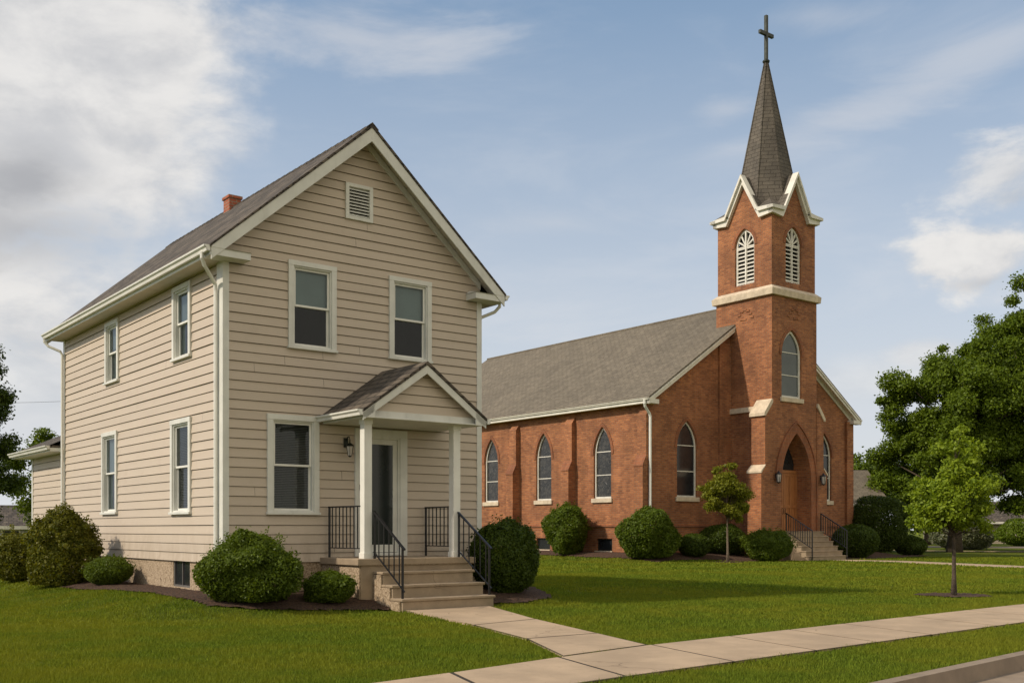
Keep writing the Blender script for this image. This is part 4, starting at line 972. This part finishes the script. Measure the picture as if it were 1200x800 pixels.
def rail_c(x, x2):
    p = Vector((x, TB0-.25, 2.12)); q_ = Vector((x2, TB0-1.92, 1.18)); 
    return railing(p, q_, .95, 11, [((q_.x, q_.y, 1.20), -.42), ((p.x, p.y, 2.14), 1.1)], parent=church, r=.026, br=.014)
rail_c(7.1, 7.1); rail_c(10.15, 10.15)

# ------------------------------------------------------------------ foliage
def rand_dirs(n):
    v = rng.normal(size=(n, 3)); return v/np.linalg.norm(v, axis=1)[:, None]
def leaves(pos, outward, size, jitter=.75, aspect=.55):
    """diamond leaves at pos, facing roughly outward"""
    n = len(pos); nr = outward+rng.normal(0, jitter, (n, 3)); nr /= np.linalg.norm(nr, axis=1)[:, None]
    a = np.cross(nr, rand_dirs(n)); a /= np.linalg.norm(a, axis=1)[:, None]; b = np.cross(nr, a)
    s = (size*rng.uniform(.6, 1.3, n))[:, None]; bend = nr*s*.15
    return np.stack([pos-a*s*.5, pos+b*s*aspect*.5-bend, pos+a*s*.5, pos-b*s*aspect*.5-bend], 1).reshape(-1, 3)
def lumpy(d, k, amp):
    """smooth direction noise"""
    f = np.zeros(len(d))
    for i in range(k):
        c = rand_dirs(1)[0]; f += amp*np.exp((d@c-1)*rng.uniform(6, 45))*rng.choice([1, 1, -.8])
    return f
def bush(name, label, cat, x, y, r, h, mt, n=22000, leaf=.05, lump=.18, k=14, group='shrubs along the buildings', ry=None, flat=.0, zbase=None, stems=True, ragged=.0, open_=.0):
    z0 = float(zg(x, y)) if zbase is None else zbase
    root = thing(name, label, cat, (x, y, z0), 0, group); ry = ry or r
    d = rand_dirs(n); rad = 1+lumpy(d, k, lump)+rng.normal(0, .018, n); depth = rng.beta(1.1, 5+0*n, n)*.45; rad = rad*(1-depth)
    p = d*rad[:, None]*np.array([r, ry, h*.52]); p[:, 2] += h*.50; p[:, 2] = np.where(p[:, 2] < .03, .03+rng.uniform(0, .08, n), p[:, 2])
    if ragged:   # loose shoots sticking out
        m_ = int(n*ragged); ii = rng.integers(0, n, m_); q = d[ii]*(1+lumpy(d[ii], 3, .05))[:, None]*np.array([r, ry, h*.52]); 
        grp = rng.integers(0, 70, m_); gd = rand_dirs(70); gd[:, 2] = np.abs(gd[:, 2]); tt = rng.uniform(.9, 1.22, m_)
        q = gd[grp]*tt[:, None]*np.array([r, ry, h*.52])+rng.normal(0, .045*r, (m_, 3)); q[:, 2] += h*.5; p = np.concatenate([p, q]); d = np.concatenate([d, gd[grp]])
    p[:, 2] = np.maximum(p[:, 2], .02)
    out = d*.8+np.array([0, 0, .35])
    npmesh('foliage', leaves(p, out, leaf), 4, mt, root)
    # twig core: many stems from the root
    mb = MB(); ns = 16
    for i in range(ns):
        th_ = 2*math.pi*i/ns+random.uniform(-.2, .2); e = random.uniform(.35, .8)
        mb.tube([(random.uniform(-.06, .06)*r, random.uniform(-.06, .06)*r, -.05), (math.cos(th_)*r*e*.4, math.sin(th_)*ry*e*.4, h*.35), (math.cos(th_)*r*e*.85, math.sin(th_)*ry*e*.85, h*random.uniform(.55, .85))], [.022*r+.006, .014*r+.004, .004], 5)
    mb.build('stem', M['bark'], root); return root
def L(a, b, O=C0): return wl(O, a, b)
x, y = L(.02, -1.22); bush('shrub', 'large clipped round shrub at the front left corner of the beige house', 'shrub', x, y, .74, 1.20, M['bush'], 36000, .060, .13, 60, ragged=.05)
x, y = L(-1.15, 6.7); bush('shrub', 'tall loose shrub with yellowish tips beside the side wall of the beige house', 'shrub', x, y, .74, 1.58, M['bushyellow'], 26000, .070, .16, 55, ragged=.14)
x, y = L(-1.35, 10.2); bush('shrub', 'yellow-green shrub by the rear annex, behind the tall loose shrub', 'shrub', x, y, .66, 1.3, M['bushyellow'], 22000, .065, .16, ragged=.08)
x, y = L(-.62, 5.0); bush('shrub', 'low wide shrub beneath the side wall, right of the tall loose shrub', 'shrub', x, y, .52, .62, M['bush'], 20000, .045, .15, ragged=.05)
x, y = L(1.42, -1.55); bush('shrub', 'small low leafy shrub left of the porch steps', 'shrub', x, y, .46, .56, M['bush'], 12000, .062, .18, ragged=.06)
x, y = L(5.72, -1.25); bush('shrub', 'dark domed shrub right of the porch steps', 'shrub', x, y, .66, 1.48, M['hedge'], 32000, .058, .13, 55, ragged=.05, zbase=-.12)
G2 = 'shrubs along the buildings'
x, y = L(-1.45, 4.9, P0); bush('shrub', 'tall rounded shrub on the church side wall between two pointed windows', 'shrub', x, y, 1.08, 2.6, M['bush'], 18000, .13, .17, 60, ragged=.08)
x, y = L(-1.4, -1.2, P0); bush('shrub', 'wide round shrub at the church corner below the downspout', 'shrub', x, y, 1.22, 2.2, M['bush'], 20000, .13, .17, 60, ragged=.08)
x, y = L(1.5, -1.7, P0); bush('shrub', 'low dark hedge shrub under the church gable window', 'shrub', x, y, .85, 1.15, M['hedge'], 12000, .09, .12)
x, y = L(4.3, -1.1, P0); bush('shrub', 'dark shrub against the gable wall behind the thin young tree', 'shrub', x, y, 1.3, 1.55, M['hedge'], 14000, .10, .12, ry=1.0)
x, y = L(4.35, -4.2, P0); bush('shrub', 'spreading feathery shrub just left of the church steps', 'shrub', x, y, 1.2, 1.55, M['bush'], 20000, .10, .2, ragged=.08)
x, y = L(13.6, -3.0, P0); bush('shrub', 'rounded dark shrub just right of the church steps', 'shrub', x, y, 1.35, 1.9, M['hedge'], 16000, .11, .12)
x, y = L(19.0, -1.0, P0); bush('shrub', 'tallest dark shrub, at the far right corner of the church', 'shrub', x, y, 1.75, 3.35, M['leafdark'], 26000, .13, .18)
x, y = L(21.6, -1.6, P0); bush('shrub', 'low ragged shrub beyond the tallest dark shrub', 'shrub', x, y, 1.0, 1.2, M['hedge'], 8000, .12, .2)

def tree(label, x, y, height, trunk_r, clear, crown, mt, bark, n, leaf, group=None, seed=1, cat='tree', nc=60, lean=0., clump=.30, gaps=.0):
    """crown: list of (dx,dy,zc,rx,ry,rz) ellipsoids; clumps of leaves are spread through them and limbs reach for the clumps"""
    rs = np.random.default_rng(seed); z0 = float(zg(x, y)); root = thing('tree', label, cat, (x, y, z0), 0, group)
    C = []; Rr = []
    vol = np.array([c[3]*c[4]*c[5] for c in crown]); vol = vol/vol.sum()
    for (cx_, cy_, zc, rx, ry, rz_), vf in zip(crown, vol):
        k = max(4, int(nc*vf)); d = rs.normal(size=(k, 3)); d /= np.linalg.norm(d, axis=1)[:, None]; u_ = rs.uniform(.25, 1, k)**.5
        C.append(np.array([cx_, cy_, zc])+d*u_[:, None]*np.array([rx, ry, rz_])*(1-clump*.55)); Rr.append(np.full(k, clump*(rx*ry*rz_)**(1/3))*rs.uniform(.6, 1.25, k))
    C = np.concatenate(C); Rr = np.concatenate(Rr); w_ = Rr**2; w_ /= w_.sum(); own = rs.choice(len(C), n, p=w_)
    d = rs.normal(size=(n, 3)); d /= np.linalg.norm(d, axis=1)[:, None]; rr = rs.beta(3, 1.6, n)*rs.choice([1.0, 1.05, 1.35], n, p=[.5, .35, .15])
    p = C[own]+d*(rr*Rr[own])[:, None]*np.array([1, 1, .72])+rs.normal(0, .09, (n, 3))*Rr[own][:, None]
    cc = np.average(C, axis=0); out = d*.7+np.array([0, 0, .55])
    npmesh('crown', leaves(p, out, leaf, .8, .62), 4, mt, root)
    mb = MB(); top = Vector((cc[0]*.6, cc[1]*.6, height*.80)); pts = []
    for i in range(7):
        t2 = i/6; pts.append((top.x*t2**1.5+math.sin(t2*7+seed)*trunk_r*.35*t2, top.y*t2**1.5+math.cos(t2*5+seed)*trunk_r*.3*t2, -.1+t2*(top.z+.1)))
    mb.tube(pts, [trunk_r*(1.45 if i == 0 else 1)*(1-.82*i/6) for i in range(7)], 10)
    ordr = rs.permutation(len(C))[:70]
    for j in ordr:
        c = Vector(C[j]); zs_ = clear+(c.z-clear)*rs.uniform(.15, .6); zs_ = max(clear, min(zs_, height*.75)); t2 = zs_/top.z
        s = Vector((top.x*t2**1.5, top.y*t2**1.5, zs_)); m_ = s.lerp(c, .5)+Vector((0, 0, (c-s).length*.10))+Vector(rs.normal(0, .04, 3))*(c-s).length
        r0 = trunk_r*(1-.75*t2)*.42; mb.tube([s, s.lerp(m_, .5)+Vector((0, 0, .02)), m_, c], [r0, r0*.75, r0*.5, r0*.15], 5)
    mb.build('trunk', bark, root, smooth=True); return root
tree('young bright green tree in a mulch ring near the sidewalk', *SAP, 3.9, .055, 1.25,
     [(0, 0, 2.35, 1.12, 1.0, .85), (.1, 0, 3.35, .66, .6, .78), (-.45, .1, 1.85, .8, .7, .5), (.6, 0, 1.75, .75, .6, .42)], M['leafyoung'], M['bark'], 15500, .088, seed=5, nc=80, clump=.31)
tree('thin young tree with olive oval crown in front of the church gable', *TR2, 5.0, .07, 1.9,
     [(0, 0, 3.3, 1.4, 1.3, 1.25), (-.2, 0, 4.4, .85, .8, .8), (.5, 0, 2.6, 1.0, .8, .6), (-.7, 0, 3.6, .8, .7, .7)], M['leafolive'], M['barklight'], 15000, .125, seed=9, nc=80, clump=.28)
GB = 'trees behind the buildings'
tree('huge spreading tree at the right edge behind the lawn', 40.0, 80, 21, .55, 3.5,
     [(2, 0, 5.6, 8, 6, 3.8), (0, 0, 12, 8, 8, 6.5), (.5, 0, 16.8, 5.5, 6, 4.4), (-4.5, 0, 8, 5, 5, 4), (6, 0, 10, 6, 6, 6)], M['leafbig'], M['bark'], 240000, .22, GB, 21, nc=380, clump=.16)
tree('broad round-topped tree left of the huge tree, beyond the church', 31.8, 76, 16.4, .42, 2.6,
     [(0, 0, 9.8, 5.8, 5, 5.2), (-2.0, 0, 5.6, 4.8, 4, 3.8), (1.5, 0, 12.8, 4.2, 3.6, 3.2), (-3.0, 0, 10.2, 3.2, 2.8, 3.0), (3, 0, 5.5, 5, 4, 3.5), (5, 0, 10, 4, 4, 4)], M['leafbig'], M['bark'], 230000, .21, GB, 33, nc=330, clump=.195)
tree('distant tree just past the right church corner, over the pale roof', 31.0, 96, 9.5, .3, 2, [(0, 0, 6, 3.4, 3.4, 3.5), (-2.5, 0, 4.6, 2.6, 2.6, 2.6)], M['leafbig'], M['bark'], 22000, .26, GB, 41, nc=60, clump=.28)
tree('distant low tree seen under the huge tree at the right edge', 56, 104, 9, .3, 1.6, [(0, 0, 5, 6, 5, 4.0)], M['leafdark'], M['bark'], 30000, .30, GB, 43, nc=70, clump=.26)
tree('distant dark tree behind the broad round-topped tree', 44, 112, 12, .3, 1.8, [(0, 0, 6, 7, 5, 5)], M['leafdark'], M['bark'], 30000, .32, GB, 47, nc=70, clump=.26)
tree('dark tree at the left edge of the view', -24.2, 46, 12.0, .26, 1.6, [(-.2, 0, 7.4, 2.6, 3, 4.4), (-2, 0, 4, 3, 3, 2.8), (1.0, 0, 4.2, 2.5, 2.4, 2.8)], M['leafdark'], M['bark'], 90000, .14, GB, 51, nc=150, clump=.22)
tree('green tree rising over the annex roof behind the beige house', -22.0, 52, 8.2, .22, 1.8, [(0, 0, 4.3, 3.2, 3, 2.9), (3.0, 0, 4.6, 3, 3, 3.2), (-1.5, 0, 3.2, 2.3, 2.3, 2.0)], M['leafbig'], M['bark'], 40000, .16, GB, 53, nc=90, clump=.25)
GS = 'far shrubs across the street'
for i, (x, y, r_, h_, mt, lb) in enumerate([(36.5, 86, 2.3, 2.6, 'leafpale', 'pale grey-green shrub beyond the far walk, behind the young tree'),
        (42.5, 99, 2.6, 1.9, 'leafbig', 'green shrub on the far side of the street, right of the young tree trunk'),
        (50.5, 104, 2.6, 2.6, 'leafbig', 'bright green shrub far across the street near the right edge'),
        (31, 90, 2.4, 2.2, 'leafdark', 'dark shrub below the pale far house roof')]):
    bush('shrub', lb, 'shrub', x, y, r_, h_, M[mt], 9000, .22, .2, group=GS)

# ------------------------------------------------------------------ far buildings
def far_house(label, x, y, rz, wd, dp, ev, pk, wallc, roofm, group=None, wins=()):
    root = thing('house', label, 'house', (x, y, float(zg(x, y))-.05), rz, group)
    mb = MB(); siding(mb, lambda s, o, z: (s, -o, z), 0, ev, lambda z: -wd/2, lambda z: wd/2, wins, ex=.25)
    siding(mb, lambda s, o, z: (-wd/2-o, s, z), 0, pk, lambda z: 0 if z < ev else (z-ev)/(pk-ev)*dp/2, lambda z: dp if z < ev else dp-(z-ev)/(pk-ev)*dp/2, ex=.25)
    siding(mb, lambda s, o, z: (wd/2+o, s, z), 0, pk, lambda z: 0 if z < ev else (z-ev)/(pk-ev)*dp/2, lambda z: dp if z < ev else dp-(z-ev)/(pk-ev)*dp/2, ex=.25)
    mb.box(-wd/2, wd/2, dp-.02, dp, 0, ev); mb.build('wall', wallc, root)
    mb = MB(); k = (pk-ev)/(dp/2)
    for sg in (0, 1):
        y0_ = -.5 if sg == 0 else dp+.5; mb.prism([(-wd/2-.5, y0_, ev-.5*k+.1), (-wd/2-.5, dp/2, pk+.1), (-wd/2-.5, dp/2, pk+.0), (-wd/2-.5, y0_, ev-.5*k)], (wd+1, 0, 0))
    mb.build('roof', roofm, root)
    mb = MB(); mb.box(-wd/2-.5, wd/2+.5, -.56, -.5, ev-.5*k-.12, ev-.5*k+.12); mb.box(-wd/2-.5, wd/2+.5, dp+.5, dp+.56, ev-.5*k-.12, ev-.5*k+.12); build_split(mb, 'fascia', M['churchwhite'], root)
    for (a, b, c, d) in wins:
        mb = MB()
        for (e, f, g_, h_) in ((a, a+.1, c, d), (b-.1, b, c, d), (a+.1, b-.1, d-.1, d), (a+.1, b-.1, c, c+.1)): mb.box(e, f, -.05, .1, g_, h_)
        wn = mb.build('window', M['churchwhite'], root); mb = MB(); mb.box(a+.08, b-.08, .04, .06, c+.08, d-.08); mb.build('pane', M['darkpane'], wn)
    return root
M['pale'] = plain('pale_siding', (.52, .50, .46), .6); M['tan'] = plain('tan_siding', (.36, .30, .23), .6); M['greywhite'] = plain('grey_white_siding', (.42, .42, .42), .6)
far_house('pale far house with grey roof, just past the right corner of the church', 21.1, 73, R(4), 9, 7, 3.7, 5.9, M['pale'], M['shingle_church'], None, [(-3.6, -2.6, 1.2, 2.7), (-.6, .5, 1.2, 2.7), (2.7, 3.7, 1.2, 2.7)])
far_house('low tan far house seen between the trees near the right edge', 56, 122, R(-8), 12, 9, 2.7, 4.9, M['tan'], M['shingle'], None, [(-4.2, -2.4, 1.0, 2.2), (2.0, 3.8, 1.0, 2.2)])
far_house('grey-white far house at the left edge beneath the dark tree', -37.5, 74, R(25), 12, 8, 2.0, 3.4, M['greywhite'], M['shingle'], None, [(1.6, 2.8, .8, 1.7), (-3, -1.8, .8, 1.7)])
# faint overhead wire at the left, running to a pole that stands behind the house
mb = MB()
for k in range(3):
    xa, xb = (-12-45*k, -57-45*k); mb.tube([(xa+(xb-xa)*i/12, 60, 9.15-.8*math.sin(math.pi*i/12)) for i in range(13)], .009, 5)
o = mb.build('power_line', M['black']); o['label'] = 'thin dark overhead wire crossing the sky at the left'; o['category'] = 'wire'
up = thing('utility_pole', 'brown wooden utility pole with crossarm standing behind the beige house', 'utility pole', (-12, 60.06, -.4))
mb = MB(); mb.tube([(0, .10, -.2), (0, .10, 9.5)], [.15, .10], 10); mb.build('pole', M['bark'], up)
mb = MB(); mb.box(-1.1, 1.1, -.05, .0, 9.25, 9.37); mb.build('crossarm', M['bark'], up, .01)
mb = MB(); mb.lathe((0, -.06, 9.37), [(.03, 0), (.045, .05), (.03, .09), (.04, .13), (.02, .17)], 8); mb.build('insulator', M['lampglass'], up)
